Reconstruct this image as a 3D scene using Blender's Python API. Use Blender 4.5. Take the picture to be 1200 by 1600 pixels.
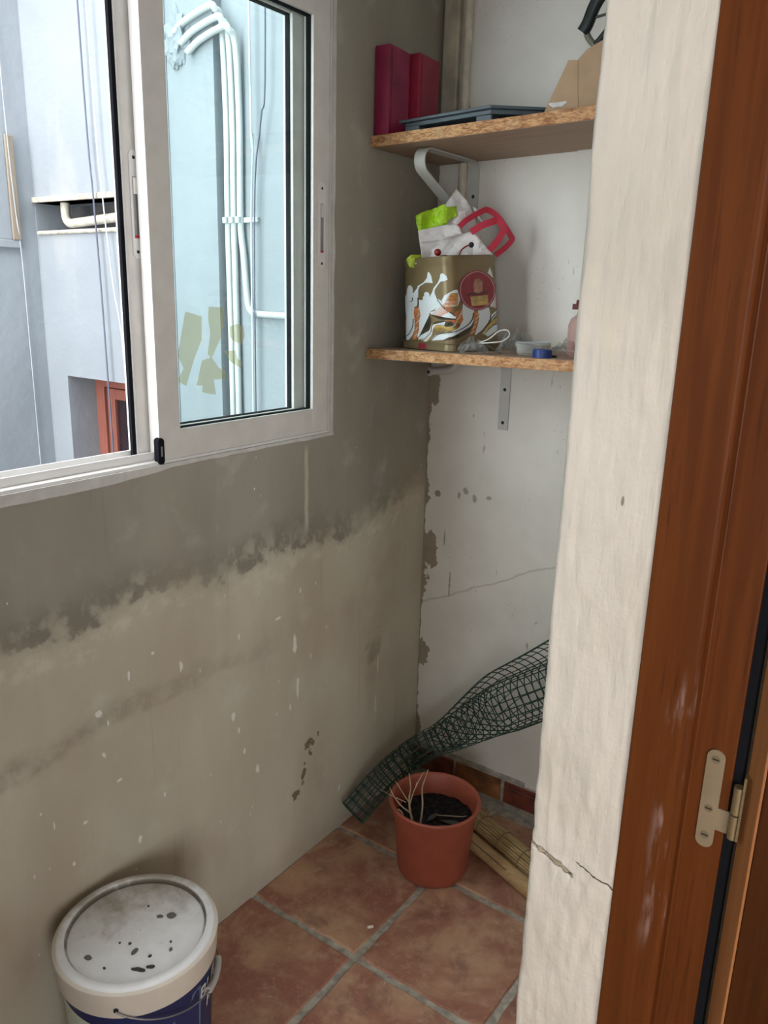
import bpy, bmesh, math, random
from mathutils import Vector, Matrix, noise

PI = math.pi
rnd = random.Random(7)
for o in list(bpy.data.objects):
    bpy.data.objects.remove(o, do_unlink=True)
SC = bpy.context.scene
COL = SC.collection

# ------------------------------------------------------------------ camera
yaw, pitch, roll = math.radians(35.17), math.radians(-15.35), math.radians(1.567)
F_PX = 1250.0
fw = Vector((-math.sin(yaw) * math.cos(pitch), math.cos(yaw) * math.cos(pitch), math.sin(pitch)))
r0 = Vector((math.cos(yaw), math.sin(yaw), 0))
u0 = r0.cross(fw)
rt = r0 * math.cos(roll) + u0 * math.sin(roll)
up = -r0 * math.sin(roll) + u0 * math.cos(roll)
cam_d = bpy.data.cameras.new('camera')
cam = bpy.data.objects.new('camera', cam_d)
COL.objects.link(cam)
cam.matrix_world = Matrix(((rt.x, up.x, -fw.x, 1.24), (rt.y, up.y, -fw.y, 0.0), (rt.z, up.z, -fw.z, 1.5), (0, 0, 0, 1)))
cam_d.sensor_fit = 'HORIZONTAL'
cam_d.sensor_width = 36.0
cam_d.lens = F_PX / 1200.0 * 36.0
cam_d.clip_start = 0.02
SC.camera = cam

# ------------------------------------------------------------------ world, light, exposure
SKY = 7.0
w = bpy.data.worlds.new('overcast_sky')
SC.world = w
w.use_nodes = True
bg = w.node_tree.nodes['Background']
bg.inputs['Color'].default_value = (0.97, 0.975, 1.0, 1)
bg.inputs['Strength'].default_value = SKY

WELL_TOP = 4.0
def portal(name, loc, rot, sx, sy):
    l = bpy.data.lights.new(name, 'AREA')
    l.shape = 'RECTANGLE'
    l.size, l.size_y = sx, sy
    l.cycles.is_portal = True
    o = bpy.data.objects.new(name, l)
    o.location = loc
    o.rotation_euler = rot
    COL.objects.link(o)
portal('sky_portal_well', (-0.99, 0.37, WELL_TOP), (0, 0, 0), 1.78, 3.16)
portal('sky_portal_added_side', (-0.99, -1.22, 2.25), (PI / 2, 0, 0), 1.78, 3.5)  # unseen open side of the well, added to let sky light in
portal('sky_portal_added_far', (3.6, -1.55, 1.35), (0, PI / 2, 0), 1.7, 1.7)  # unseen far hall window, added for fill through the doorway
portal('sky_portal_added_front', (2.4, -2.6, 1.3), (PI / 2, 0, 0), 1.4, 1.8)  # unseen front hall window, added to brighten the back wall

vs = SC.view_settings
vs.view_transform = 'Standard'
vs.look = 'None'
vs.exposure = 0.42
vs.gamma = 1.0
vs.use_curve_mapping = False
cy = SC.cycles
cy.use_denoising = True
cy.max_bounces = 10
cy.diffuse_bounces = 6
cy.adaptive_threshold = 0.015
cy.glossy_bounces = 4
cy.transparent_max_bounces = 24
cy.transmission_bounces = 8
cy.sample_clamp_indirect = 12.0
cy.caustics_reflective = False
cy.caustics_refractive = False

X0, X1 = 0.889, 1.112      # room side and hall side of the door wall
YB = 1.97                  # back wall
YP = 0.85                  # reveal (pier) plane

# ------------------------------------------------------------------ geometry helpers
class G:
    def __init__(s):
        s.v, s.f = [], []
    def add(s, vs_, fs):
        b = len(s.v)
        s.v += [tuple(p) for p in vs_]
        s.f += [tuple(i + b for i in f) for f in fs]
        return s
    def box(s, x0, x1, y0, y1, z0, z1):
        return s.add([(x0, y0, z0), (x1, y0, z0), (x1, y1, z0), (x0, y1, z0), (x0, y0, z1), (x1, y0, z1), (x1, y1, z1), (x0, y1, z1)],
                     [(0, 3, 2, 1), (4, 5, 6, 7), (0, 1, 5, 4), (1, 2, 6, 5), (2, 3, 7, 6), (3, 0, 4, 7)])
    def tube(s, pts, r, n=8, caps=True, flat=None):
        pts = [Vector(p) for p in pts]
        rs = r if isinstance(r, (list, tuple)) else [r] * len(pts)
        prev = None
        vs_, fs = [], []
        for i, p in enumerate(pts):
            t = (pts[min(i + 1, len(pts) - 1)] - pts[max(i - 1, 0)]).normalized()
            if prev is None:
                a = Vector((0, 0, 1)) if abs(t.z) < 0.9 else Vector((1, 0, 0))
                prev = t.cross(a).normalized()
            prev = (prev - t * prev.dot(t)).normalized()
            q = t.cross(prev)
            for k in range(n):
                an = 2 * PI * k / n
                vs_.append(p + prev * math.cos(an) * rs[i] + q * math.sin(an) * rs[i])
        for i in range(len(pts) - 1):
            for k in range(n):
                k2 = (k + 1) % n
                fs.append((i * n + k, i * n + k2, (i + 1) * n + k2, (i + 1) * n + k))
        if caps:
            fs.append(tuple(range(n - 1, -1, -1)))
            fs.append(tuple((len(pts) - 1) * n + k for k in range(n)))
        return s.add(vs_, fs)
    def lathe(s, prof, n=48, c=(0, 0, 0), a0=0.0, a1=2 * PI):
        full = abs(a1 - a0 - 2 * PI) < 1e-6
        m = n if full else n + 1
        vs_, fs = [], []
        for r, z in prof:
            for k in range(m):
                a = a0 + (a1 - a0) * k / n
                vs_.append((c[0] + r * math.cos(a), c[1] + r * math.sin(a), c[2] + z))
        for i in range(len(prof) - 1):
            for k in range(n):
                k2 = (k + 1) % m
                fs.append((i * m + k, i * m + k2, (i + 1) * m + k2, (i + 1) * m + k))
        return s.add(vs_, fs)
    def prism(s, poly, fn, d0, d1):
        """poly: 2D outline; fn(u, v, d) -> 3D; closed slab between depths d0 and d1"""
        n = len(poly)
        vs_ = [fn(u, v, d0) for u, v in poly] + [fn(u, v, d1) for u, v in poly]
        fs = [tuple(range(n)), tuple(range(2 * n - 1, n - 1, -1))]
        fs += [(i, i + n, (i + 1) % n + n, (i + 1) % n) for i in range(n)]
        return s.add(vs_, fs)
    def strip(s, pts, side, wd, th):
        """flat band of width wd (vector side) and thickness th along pts"""
        pts = [Vector(p) for p in pts]
        side = Vector(side).normalized()
        vs_, fs = [], []
        for i, p in enumerate(pts):
            t = (pts[min(i + 1, len(pts) - 1)] - pts[max(i - 1, 0)]).normalized()
            nn = t.cross(side).normalized()
            for a, b in ((-1, -1), (1, -1), (1, 1), (-1, 1)):
                vs_.append(p + side * a * wd / 2 + nn * b * th / 2)
        for i in range(len(pts) - 1):
            for k in range(4):
                k2 = (k + 1) % 4
                fs.append((i * 4 + k, i * 4 + k2, i * 4 + 4 + k2, i * 4 + 4 + k))
        fs += [(3, 2, 1, 0), tuple((len(pts) - 1) * 4 + k for k in range(4))]
        return s.add(vs_, fs)
    def holed(s, u0_, u1_, v0, v1, holes, fn, d0, d1):
        """slab in (u,v) with rectangular holes; fn(u,v,d)->3D"""
        us = sorted({u0_, u1_} | {h[0] for h in holes} | {h[1] for h in holes})
        vv = sorted({v0, v1} | {h[2] for h in holes} | {h[3] for h in holes})
        us = [u for u in us if u0_ - 1e-9 <= u <= u1_ + 1e-9]
        vv = [v for v in vv if v0 - 1e-9 <= v <= v1 + 1e-9]
        def solid(i, j):
            if i < 0 or j < 0 or i >= len(us) - 1 or j >= len(vv) - 1:
                return False
            cu, cv = (us[i] + us[i + 1]) / 2, (vv[j] + vv[j + 1]) / 2
            return not any(h[0] < cu < h[1] and h[2] < cv < h[3] for h in holes)
        for i in range(len(us) - 1):
            for j in range(len(vv) - 1):
                if not solid(i, j):
                    continue
                a, b, c, d = us[i], us[i + 1], vv[j], vv[j + 1]
                s.add([fn(a, c, d0), fn(b, c, d0), fn(b, d, d0), fn(a, d, d0)], [(0, 1, 2, 3)])
                s.add([fn(a, c, d1), fn(b, c, d1), fn(b, d, d1), fn(a, d, d1)], [(3, 2, 1, 0)])
                for (di, dj, p, q) in ((-1, 0, (a, d), (a, c)), (1, 0, (b, c), (b, d)), (0, -1, (a, c), (b, c)), (0, 1, (b, d), (a, d))):
                    if not solid(i + di, j + dj):
                        s.add([fn(*p, d0), fn(*p, d1), fn(*q, d1), fn(*q, d0)], [(0, 1, 2, 3)])
        return s
    def mesh(s, name, smooth=None):
        me = bpy.data.meshes.new(name)
        me.from_pydata(s.v, [], s.f)
        bm = bmesh.new()
        bm.from_mesh(me)
        bmesh.ops.remove_doubles(bm, verts=bm.verts, dist=1e-6)
        bmesh.ops.recalc_face_normals(bm, faces=bm.faces)
        bm.to_mesh(me)
        bm.free()
        if smooth is not None:
            for p in me.polygons:
                p.use_smooth = True
            me.set_sharp_from_angle(angle=math.radians(smooth))
        return me
    def obj(s, name, mat, parent=None, smooth=None, bevel=0.0, loc=None, seg=2):
        o = bpy.data.objects.new(name, s.mesh(name, smooth))
        COL.objects.link(o)
        o.data.materials.append(mat)
        if parent:
            o.parent = parent
        if loc:
            o.location = loc
        if bevel:
            m = o.modifiers.new('bevel', 'BEVEL')
            m.width = bevel
            m.segments = seg
            m.limit_method = 'ANGLE'
        return o

def tag(o, label=None, cat=None, group=None, kind=None):
    if label: o['label'] = label
    if cat: o['category'] = cat
    if group: o['group'] = group
    if kind: o['kind'] = kind
    return o
def thing(name, label, cat, loc=(0, 0, 0), rz=0.0, group=None):
    o = bpy.data.objects.new(name, None)
    o.empty_display_size = 0.05
    COL.objects.link(o)
    o.location = loc
    o.rotation_euler = (0, 0, rz)
    return tag(o, label, cat, group)
def struct_root(name, label=None):
    o = bpy.data.objects.new(name, None)
    o.empty_display_size = 0.05
    COL.objects.link(o)
    return tag(o, label, kind='structure')
def smoothpath(pts, n=6):
    """Catmull-Rom through pts"""
    P = [Vector(p) for p in pts]
    P = [P[0] * 2 - P[1]] + P + [P[-1] * 2 - P[-2]]
    out = []
    for i in range(1, len(P) - 2):
        for k in range(n):
            t = k / n
            a, b, c, d = P[i - 1], P[i], P[i + 1], P[i + 2]
            out.append(0.5 * ((2 * b) + (c - a) * t + (2 * a - 5 * b + 4 * c - d) * t * t + (3 * b - a - 3 * c + d) * t ** 3))
    out.append(P[-2])
    return out

# ------------------------------------------------------------------ material helpers
class NT:
    def __init__(s, name):
        s.m = bpy.data.materials.new(name)
        s.m.use_nodes = True
        s.t = s.m.node_tree
        s.b = s.t.nodes['Principled BSDF']
        s.tc = None
    def new(s, ty):
        return s.t.nodes.new(ty)
    def put(s, sock, val):
        if isinstance(val, bpy.types.NodeSocket):
            s.t.links.new(val, sock)
        elif val is not None:
            if sock.type == 'RGBA' and len(val) == 3:
                val = (*val, 1)
            sock.default_value = val
    def pos(s, kind='Object'):
        if s.tc is None:
            s.tc = s.new('ShaderNodeTexCoord')
        return s.tc.outputs[kind]
    def sep(s, v):
        n = s.new('ShaderNodeSeparateXYZ')
        s.put(n.inputs[0], v)
        return n.outputs
    def mapv(s, v, scale=(1, 1, 1), loc=(0, 0, 0)):
        n = s.new('ShaderNodeMapping')
        s.put(n.inputs['Vector'], v)
        n.inputs['Scale'].default_value = scale
        n.inputs['Location'].default_value = loc
        return n.outputs[0]
    def rand_offset(s, v, k=20.0):
        oi = s.new('ShaderNodeObjectInfo')
        m = s.new('ShaderNodeVectorMath')
        m.operation = 'ADD'
        mm = s.math('MULTIPLY', oi.outputs['Random'], k)
        s.put(m.inputs[0], v)
        s.put(m.inputs[1], mm)
        return m.outputs[0]
    def noise(s, v, scale=5, detail=4, rough=0.55, dist=0.0):
        n = s.new('ShaderNodeTexNoise')
        s.put(n.inputs['Vector'], v)
        n.inputs['Scale'].default_value = scale
        n.inputs['Detail'].default_value = detail
        n.inputs['Roughness'].default_value = rough
        n.inputs['Distortion'].default_value = dist
        return n.outputs['Fac']
    def voro(s, v, scale=5, feature='F1', out='Distance'):
        n = s.new('ShaderNodeTexVoronoi')
        n.feature = feature
        s.put(n.inputs['Vector'], v)
        n.inputs['Scale'].default_value = scale
        return n.outputs[out]
    def math(s, op, a, b=None, c=None):
        n = s.new('ShaderNodeMath')
        n.operation = op
        s.put(n.inputs[0], a)
        if b is not None: s.put(n.inputs[1], b)
        if c is not None: s.put(n.inputs[2], c)
        return n.outputs[0]
    def step(s, x, lo, hi, a=0.0, b=1.0):
        n = s.new('ShaderNodeMapRange')
        n.interpolation_type = 'SMOOTHSTEP'
        s.put(n.inputs['Value'], x)
        n.inputs['From Min'].default_value = lo
        n.inputs['From Max'].default_value = hi
        n.inputs['To Min'].default_value = a
        n.inputs['To Max'].default_value = b
        return n.outputs['Result']
    def mix(s, f, a, b, mode='MIX'):
        n = s.new('ShaderNodeMix')
        n.data_type = 'RGBA'
        n.blend_type = mode
        s.put(n.inputs[0], f)
        s.put(n.inputs[6], a)
        s.put(n.inputs[7], b)
        return n.outputs[2]
    def bump(s, h, strength=0.3, dist=0.01):
        n = s.new('ShaderNodeBump')
        n.inputs['Strength'].default_value = strength
        n.inputs['Distance'].default_value = dist
        s.put(n.inputs['Height'], h)
        s.put(s.b.inputs['Normal'], n.outputs[0])
    def blob(s, u, v, cu, cv, ru, rv, wob=None, k=0.6):
        a = s.math('DIVIDE', s.math('SUBTRACT', u, cu), ru)
        b = s.math('DIVIDE', s.math('SUBTRACT', v, cv), rv)
        d = s.math('SQRT', s.math('ADD', s.math('MULTIPLY', a, a), s.math('MULTIPLY', b, b)))
        if wob is not None:
            d = s.math('ADD', d, s.math('MULTIPLY', s.math('SUBTRACT', wob, 0.5), k * 2))
        return d
    def fin(s, color=None, rough=0.6, metal=0.0, spec=None):
        s.put(s.b.inputs['Base Color'], color)
        s.put(s.b.inputs['Roughness'], rough)
        s.put(s.b.inputs['Metallic'], metal)
        if spec is not None:
            s.put(s.b.inputs['Specular IOR Level'], spec)
        return s.m

def simple(name, col, rough=0.5, metal=0.0, var=0.12, scale=12.0, bump=0.0, bscale=60.0, spec=None):
    n = NT(name)
    p = n.pos()
    f = n.noise(p, scale, 5)
    dark = tuple(c * (1 - var) for c in col)
    lite = tuple(min(1, c * (1 + var)) for c in col)
    c = n.mix(n.step(f, 0.3, 0.7), dark, lite)
    if bump:
        n.bump(n.noise(p, bscale, 4), bump, 0.003)
    return n.fin(c, rough, metal, spec)

# wall facing the room under the window: bare grey render, darker above the old line
def m_wall_left():
    n = NT('grey_cement_render')
    p = n.pos()
    x, y, z = n.sep(p)
    n1 = n.noise(n.mapv(p, (1, 0.5, 1)), 5.0, 8, 0.62)
    n2 = n.noise(p, 22.0, 6, 0.6)
    n3 = n.noise(n.mapv(p, (1, 1, 0.35)), 3.0, 5)
    rise = n.step(y, 1.45, 2.0, 0.0, 0.07)
    e = n.math('SUBTRACT', n.math('SUBTRACT', z, rise), 0.895)
    e = n.math('ADD', e, n.math('MULTIPLY', n.math('SUBTRACT', n1, 0.5), 0.13))
    e = n.math('ADD', e, n.math('MULTIPLY', n.math('SUBTRACT', n2, 0.5), 0.085))
    e = n.math('ADD', e, n.math('MULTIPLY', n.math('SUBTRACT', n.noise(p, 2.0, 2), 0.5), 0.10))
    upz = n.step(e, -0.03, 0.05)
    lo = n.mix(n.step(n3, 0.3, 0.7), (0.450, 0.416, 0.329), (0.578, 0.548, 0.443))
    hi = n.mix(n.step(n3, 0.3, 0.7), (0.277, 0.262, 0.217), (0.367, 0.353, 0.297))
    c = n.mix(upz, lo, hi)
    # crumbly ridge along the line: dark upper lip and pale lower lip
    ridge = n.math('MULTIPLY', n.math('MULTIPLY', n.step(e, -0.03, 0.0), n.step(e, 0.01, 0.10, 1, 0)), n.step(n.noise(n.mapv(p, (1, 1, 1), (2, 7, 1)), 2.4, 2), 0.40, 0.58))
    c = n.mix(n.math('MULTIPLY', ridge, n.step(n2, 0.40, 0.58, 0.1, 0.75)), c, (0.185, 0.167, 0.133))
    pale = n.math('MULTIPLY', n.step(e, -0.075, -0.03), n.step(e, -0.012, 0.0, 1, 0))
    c = n.mix(n.math('MULTIPLY', pale, n.step(n2, 0.42, 0.62, 0, 0.5)), c, (0.690, 0.652, 0.530))
    # second old band low on the left
    e2 = n.math('ADD', n.math('SUBTRACT', z, 0.66), n.math('MULTIPLY', n.math('SUBTRACT', n1, 0.5), 0.16))
    b2 = n.math('MULTIPLY', n.math('MULTIPLY', n.step(e2, -0.02, 0.0), n.step(e2, 0.01, 0.05, 1, 0)), n.step(y, 0.8, 1.5, 1.0, 0.15))
    c = n.mix(n.math('MULTIPLY', b2, n.step(n2, 0.35, 0.6, 0.1, 0.55)), c, (0.247, 0.225, 0.180))
    # large soft marks
    c = n.mix(n.step(n.noise(p, 2.2, 3), 0.5, 0.75, 0, 0.35), c, (0.405, 0.302, 0.225))
    c = n.mix(n.step(n.noise(n.mapv(p, (1, 1, 1), (3, 5, 2)), 9, 6), 0.55, 0.8, 0, 0.35), c, (0.630, 0.636, 0.562))
    # pale vertical dribble under the window corner
    wob = n.math('MULTIPLY', n.math('SUBTRACT', n.noise(n.mapv(p, (1, 0, 1)), 12, 2), 0.5), 0.012)
    dl = n.math('ABSOLUTE', n.math('ADD', n.math('SUBTRACT', y, 1.431), wob))
    dz = n.math('MULTIPLY', n.step(z, 0.91, 0.96), n.step(z, 1.12, 1.15, 1, 0))
    c = n.mix(n.math('MULTIPLY', n.math('MULTIPLY', n.step(dl, 0.003, 0.010, 1, 0), dz), 0.55), c, (0.645, 0.620, 0.498))
    # flecks of white paint, drawn out vertically
    fl = n.noise(n.mapv(p, (1, 30, 11)), 1.6, 2, 0.5)
    area = n.step(n.noise(p, 3.0, 2), 0.48, 0.62)
    lowm = n.step(z, 0.8, 0.95, 1, 0.1)
    fk = n.math('MULTIPLY', n.math('MULTIPLY', n.step(fl, 0.72, 0.745), area), lowm)
    c = n.mix(fk, c, (0.800, 0.783, 0.771))
    f2 = n.voro(n.mapv(p, (1, 1, 0.6)), 26.0)
    c = n.mix(n.math('MULTIPLY', n.step(f2, 0.035, 0.06, 1, 0), n.step(n1, 0.5, 0.6)), c, (0.800, 0.783, 0.771))
    # larger splashes of white paint
    wb_ = n.noise(p, 55, 4)
    for cu, cv, ru, rv in ((1.387, 0.645, 0.008, 0.0327), (1.397, 0.517, 0.0055, 0.0371), (1.172, 0.538, 0.0071, 0.0125), (1.189, 0.491, 0.0048, 0.0088), (1.205, 0.428, 0.0049, 0.0080), (1.248, 0.358, 0.0078, 0.0135), (0.856, 0.534, 0.0078, 0.0042),
                           (0.821, 0.699, 0.0081, 0.0093), (0.840, 0.670, 0.0033, 0.0079), (0.894, 0.749, 0.0030, 0.0175), (1.025, 0.719, 0.0045, 0.0137), (1.750, 0.450, 0.0030, 0.0342), (1.742, 0.320, 0.0030, 0.0327), (1.327, 0.731, 0.0132, 0.0039), (0.896, 0.370, 0.0046, 0.0107),
                           (0.742, 0.409, 0.0039, 0.0065), (0.954, 0.778, 0.0046, 0.0041), (1.196, 0.728, 0.0030, 0.0129), (0.774, 0.483, 0.0064, 0.0041), (0.709, 0.514, 0.0022, 0.0109)):
        d = n.blob(y, z, cu, cv, ru, rv, wb_, 1.1)
        c = n.mix(n.step(d, 0.6, 0.95, 0.85, 0), c, (0.800, 0.783, 0.728))
    # thin dark runs
    ru_ = n.noise(n.mapv(p, (1, 24, 0.8)), 1.7, 3, 0.6)
    c = n.mix(n.step(ru_, 0.62, 0.75, 0, 0.28), c, (0.240, 0.212, 0.166))
    # reddish bruises
    c = n.mix(n.step(n.noise(n.mapv(p, (1, 1, 0.7), (7, 2, 4)), 4.5, 4), 0.56, 0.74, 0, 0.38), c, (0.360, 0.249, 0.198))
    # brown scabs low by the mesh roll
    for cu, cv, ru, rv in ((1.44, 0.325, 0.03, 0.035), (1.39, 0.205, 0.022, 0.03), (1.42, 0.26, 0.012, 0.05), (1.48, 0.34, 0.008, 0.02)):
        d = n.blob(y, z, cu, cv, ru, rv, n.noise(p, 45, 4), 1.6)
        c = n.mix(n.step(d, 0.35, 0.6, 0.85, 0), c, (0.135, 0.088, 0.056))
    d = n.blob(y, z, 1.72, 0.5, 0.05, 0.05, n2, 1.2)
    c = n.mix(n.step(d, 0.3, 0.9, 0.5, 0), c, (0.255, 0.230, 0.177))
    # darker towards the foot with a ragged edge
    c = n.mix(n.step(n.math('ADD', z, n.math('MULTIPLY', n2, 0.05)), 0.03, 0.12, 0.35, 0), c, (0.300, 0.270, 0.209))
    h = n.math('ADD', n.math('MULTIPLY', n2, 0.6), n.math('MULTIPLY', upz, 0.5))
    h = n.math('ADD', h, n.math('MULTIPLY', n.noise(p, 140, 3), 0.25))
    n.bump(h, 0.45, 0.006)
    return n.fin(c, 0.9, spec=0.2)

def m_wall_back():
    n = NT('whitewashed_plaster_peeling')
    p = n.pos()
    x, y, z = n.sep(p)
    n1 = n.noise(p, 6, 6)
    n2 = n.noise(p, 30, 6, 0.65)
    c = n.mix(n.step(n1, 0.3, 0.7), (0.73, 0.722, 0.672), (0.81, 0.80, 0.752))
    # faint grey scuffs
    s1 = n.noise(n.mapv(p, (26, 1, 7)), 1.5, 3)
    c = n.mix(n.math('MULTIPLY', n.step(s1, 0.66, 0.72), n.step(n1, 0.48, 0.6)), c, (0.36, 0.34, 0.30))
    v = n.voro(p, 75)
    c = n.mix(n.math('MULTIPLY', n.step(v, 0.10, 0.2, 0.45, 0), n.step(n.noise(p, 4, 3), 0.52, 0.66)), c, (0.33, 0.31, 0.27))
    # peeled edge against the cement wall
    w = n.noise(n.mapv(p, (0.2, 0.2, 1)), 9, 6, 0.65)
    wide = n.step(w, 0.46, 0.75, 0.003, 0.026)
    edge = n.math('ADD', wide, n.math('MULTIPLY', n.math('SUBTRACT', n2, 0.5), 0.012))
    pe = n.step(n.math('SUBTRACT', x, edge), -0.0015, 0.0015, 1, 0)
    brown = n.mix(n2, (0.27, 0.225, 0.17), (0.40, 0.35, 0.28))
    c = n.mix(pe, c, brown)
    for cu, cv, ru, rv in ((0.022, 0.745, 0.036, 0.075), (0.012, 0.405, 0.030, 0.055), (0.02, 1.24, 0.02, 0.05), (0.045, 0.93, 0.012, 0.012)):
        d = n.blob(x, z, cu, cv, ru, rv, n.noise(p, 24, 5), 0.9)
        c = n.mix(n.step(d, 0.75, 0.82, 1, 0), c, brown)
    for cu, cv, ru, rv in ((0.117, 0.937, 0.006, 0.014), (0.138, 0.955, 0.014, 0.014), (0.168, 0.935, 0.010, 0.016), (0.215, 0.945, 0.012, 0.007), (0.075, 0.80, 0.004, 0.03), (0.1, 0.66, 0.004, 0.05)):
        d = n.blob(x, z, cu, cv, ru, rv, n.noise(p, 60, 4), 0.9)
        c = n.mix(n.step(d, 0.6, 0.85, 0.75, 0), c, (0.3, 0.285, 0.25))
    # slanting hairline
    ln = n.math('SUBTRACT', z, n.math('ADD', n.math('MULTIPLY', x, 0.50), 0.574))
    ln = n.math('ABSOLUTE', n.math('ADD', ln, n.math('MULTIPLY', n.math('SUBTRACT', n.noise(p, 14, 4), 0.5), 0.03)))
    c = n.mix(n.step(ln, 0.001, 0.005, 0.5, 0), c, (0.42, 0.40, 0.36))
    n.bump(n.math('ADD', n.math('MULTIPLY', n2, 0.6), n.math('MULTIPLY', pe, -0.8)), 0.4, 0.004)
    return n.fin(c, 0.85, spec=0.25)

def m_pier():
    n = NT('cream_painted_plaster')
    p = n.pos()
    x, y, z = n.sep(p)
    n1 = n.noise(p, 5, 5)
    n2 = n.noise(p, 40, 5)
    c = n.mix(n.step(n1, 0.3, 0.7), (0.54, 0.488, 0.412), (0.615, 0.562, 0.488))
    c = n.mix(n.step(n.noise(n.mapv(p, (1, 1, 0.7), (1.3, 0, 0.4)), 8, 4), 0.58, 0.75, 0, 0.5), c, (0.70, 0.60, 0.43))
    c = n.mix(n.step(n.noise(n.mapv(p, (1, 1, 0.6), (4.3, 0, 7.4)), 5, 4), 0.56, 0.75, 0, 0.4), c, (0.66, 0.58, 0.48))
    # chips and scars
    d = n.blob(x, z, 0.962, 1.285, 0.0028, 0.008, n2, 0.8)
    c = n.mix(n.step(d, 0.6, 0.9, 0.9, 0), c, (0.2, 0.17, 0.13))
    # crack: wide chipped start then a dark hairline
    t = n.math('DIVIDE', n.math('SUBTRACT', x, 0.889), 0.06)
    l1 = n.math('SUBTRACT', z, n.math('SUBTRACT', 0.812, n.math('MULTIPLY', t, 0.022)))
    l1 = n.math('ADD', l1, n.math('MULTIPLY', n.math('SUBTRACT', n.noise(p, 60, 4), 0.5), 0.010))
    a1 = n.math('MULTIPLY', n.step(n.math('ABSOLUTE', l1), 0.0016, 0.0042, 1, 0), n.step(x, 0.945, 0.952, 1, 0))
    c = n.mix(a1, c, n.mix(n2, (0.16, 0.12, 0.075), (0.5, 0.42, 0.3)))
    l2 = n.math('SUBTRACT', z, n.math('SUBTRACT', 0.811, n.math('MULTIPLY', n.math('SUBTRACT', x, 0.955), 0.28)))
    l2 = n.math('ADD', l2, n.math('MULTIPLY', n.math('SUBTRACT', n.noise(p, 70, 3), 0.5), 0.012))
    a2 = n.math('MULTIPLY', n.step(n.math('ABSOLUTE', l2), 0.0004, 0.0013, 1, 0), n.step(x, 0.95, 0.956))
    c = n.mix(a2, c, (0.10, 0.075, 0.05))
    l3 = n.math('SUBTRACT', z, n.math('SUBTRACT', 0.565, n.math('MULTIPLY', n.math('SUBTRACT', x, 0.889), 0.25)))
    l3 = n.math('ADD', l3, n.math('MULTIPLY', n.math('SUBTRACT', n.noise(p, 50, 3), 0.5), 0.010))
    c = n.mix(n.step(n.math('ABSOLUTE', l3), 0.0006, 0.002, 0.5, 0), c, (0.5, 0.45, 0.38))
    h = n.math('ADD', n.noise(n.mapv(p, (1, 1, 0.25)), 60, 5), n.math('MULTIPLY', n.noise(p, 14, 6), 1.6))
    h = n.math('SUBTRACT', h, n.math('MULTIPLY', n.math('MAXIMUM', a1, a2), 1.2))
    n.bump(h, 0.8, 0.005)
    return n.fin(c, 0.55, spec=0.35)

def m_well(name, a, b):
    n = NT(name)
    p = n.pos()
    n1 = n.noise(p, 2.5, 6)
    n2 = n.noise(p, 30, 5)
    c = n.mix(n.step(n1, 0.3, 0.7), a, b)
    c = n.mix(n.step(n.noise(n.mapv(p, (1, 1, 0.2)), 7, 4), 0.6, 0.8, 0, 0.25), c, (0.5, 0.47, 0.4))
    v = n.voro(p, 14)
    c = n.mix(n.math('MULTIPLY', n.step(v, 0.03, 0.06, 0.7, 0), n.step(n1, 0.5, 0.6)), c, (0.4, 0.36, 0.32))
    n.bump(n.math('ADD', n2, n.noise(p, 8, 5)), 0.35, 0.006)
    return n.fin(c, 0.85, spec=0.2)

def m_tile():
    n = NT('mottled_terracotta_tile')
    p0 = n.pos()
    p = n.rand_offset(p0)
    a = n.noise(p, 4.5, 6, 0.6, 0.6)
    b = n.noise(n.mapv(p, (1, 1, 1), (3, 8, 1)), 9, 7, 0.65, 0.4)
    c = n.mix(n.step(a, 0.38, 0.60), (0.335, 0.145, 0.10), (0.52, 0.32, 0.205))
    c = n.mix(n.step(b, 0.48, 0.7, 0, 0.6), c, (0.185, 0.088, 0.07))
    c = n.mix(n.step(n.noise(p, 30, 6, 0.7), 0.48, 0.72, 0, 0.6), c, (0.55, 0.38, 0.26))
    f = n.noise(p, 95, 4, 0.7)
    c = n.mix(n.math('MULTIPLY', n.step(f, 0.66, 0.74), n.step(b, 0.4, 0.6, 0.8, 0.2)), c, (0.62, 0.50, 0.42))
    sc = n.noise(n.mapv(p, (5, 42, 1)), 2, 3)
    c = n.mix(n.math('MULTIPLY', n.step(sc, 0.72, 0.76), n.step(a, 0.5, 0.6, 0.2, 0.8)), c, (0.6, 0.52, 0.45))
    n.bump(n.math('ADD', b, n.math('MULTIPLY', f, 0.3)), 0.25, 0.004)
    return n.fin(c, n.step(b, 0.3, 0.7, 0.45, 0.7), spec=0.35)

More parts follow.
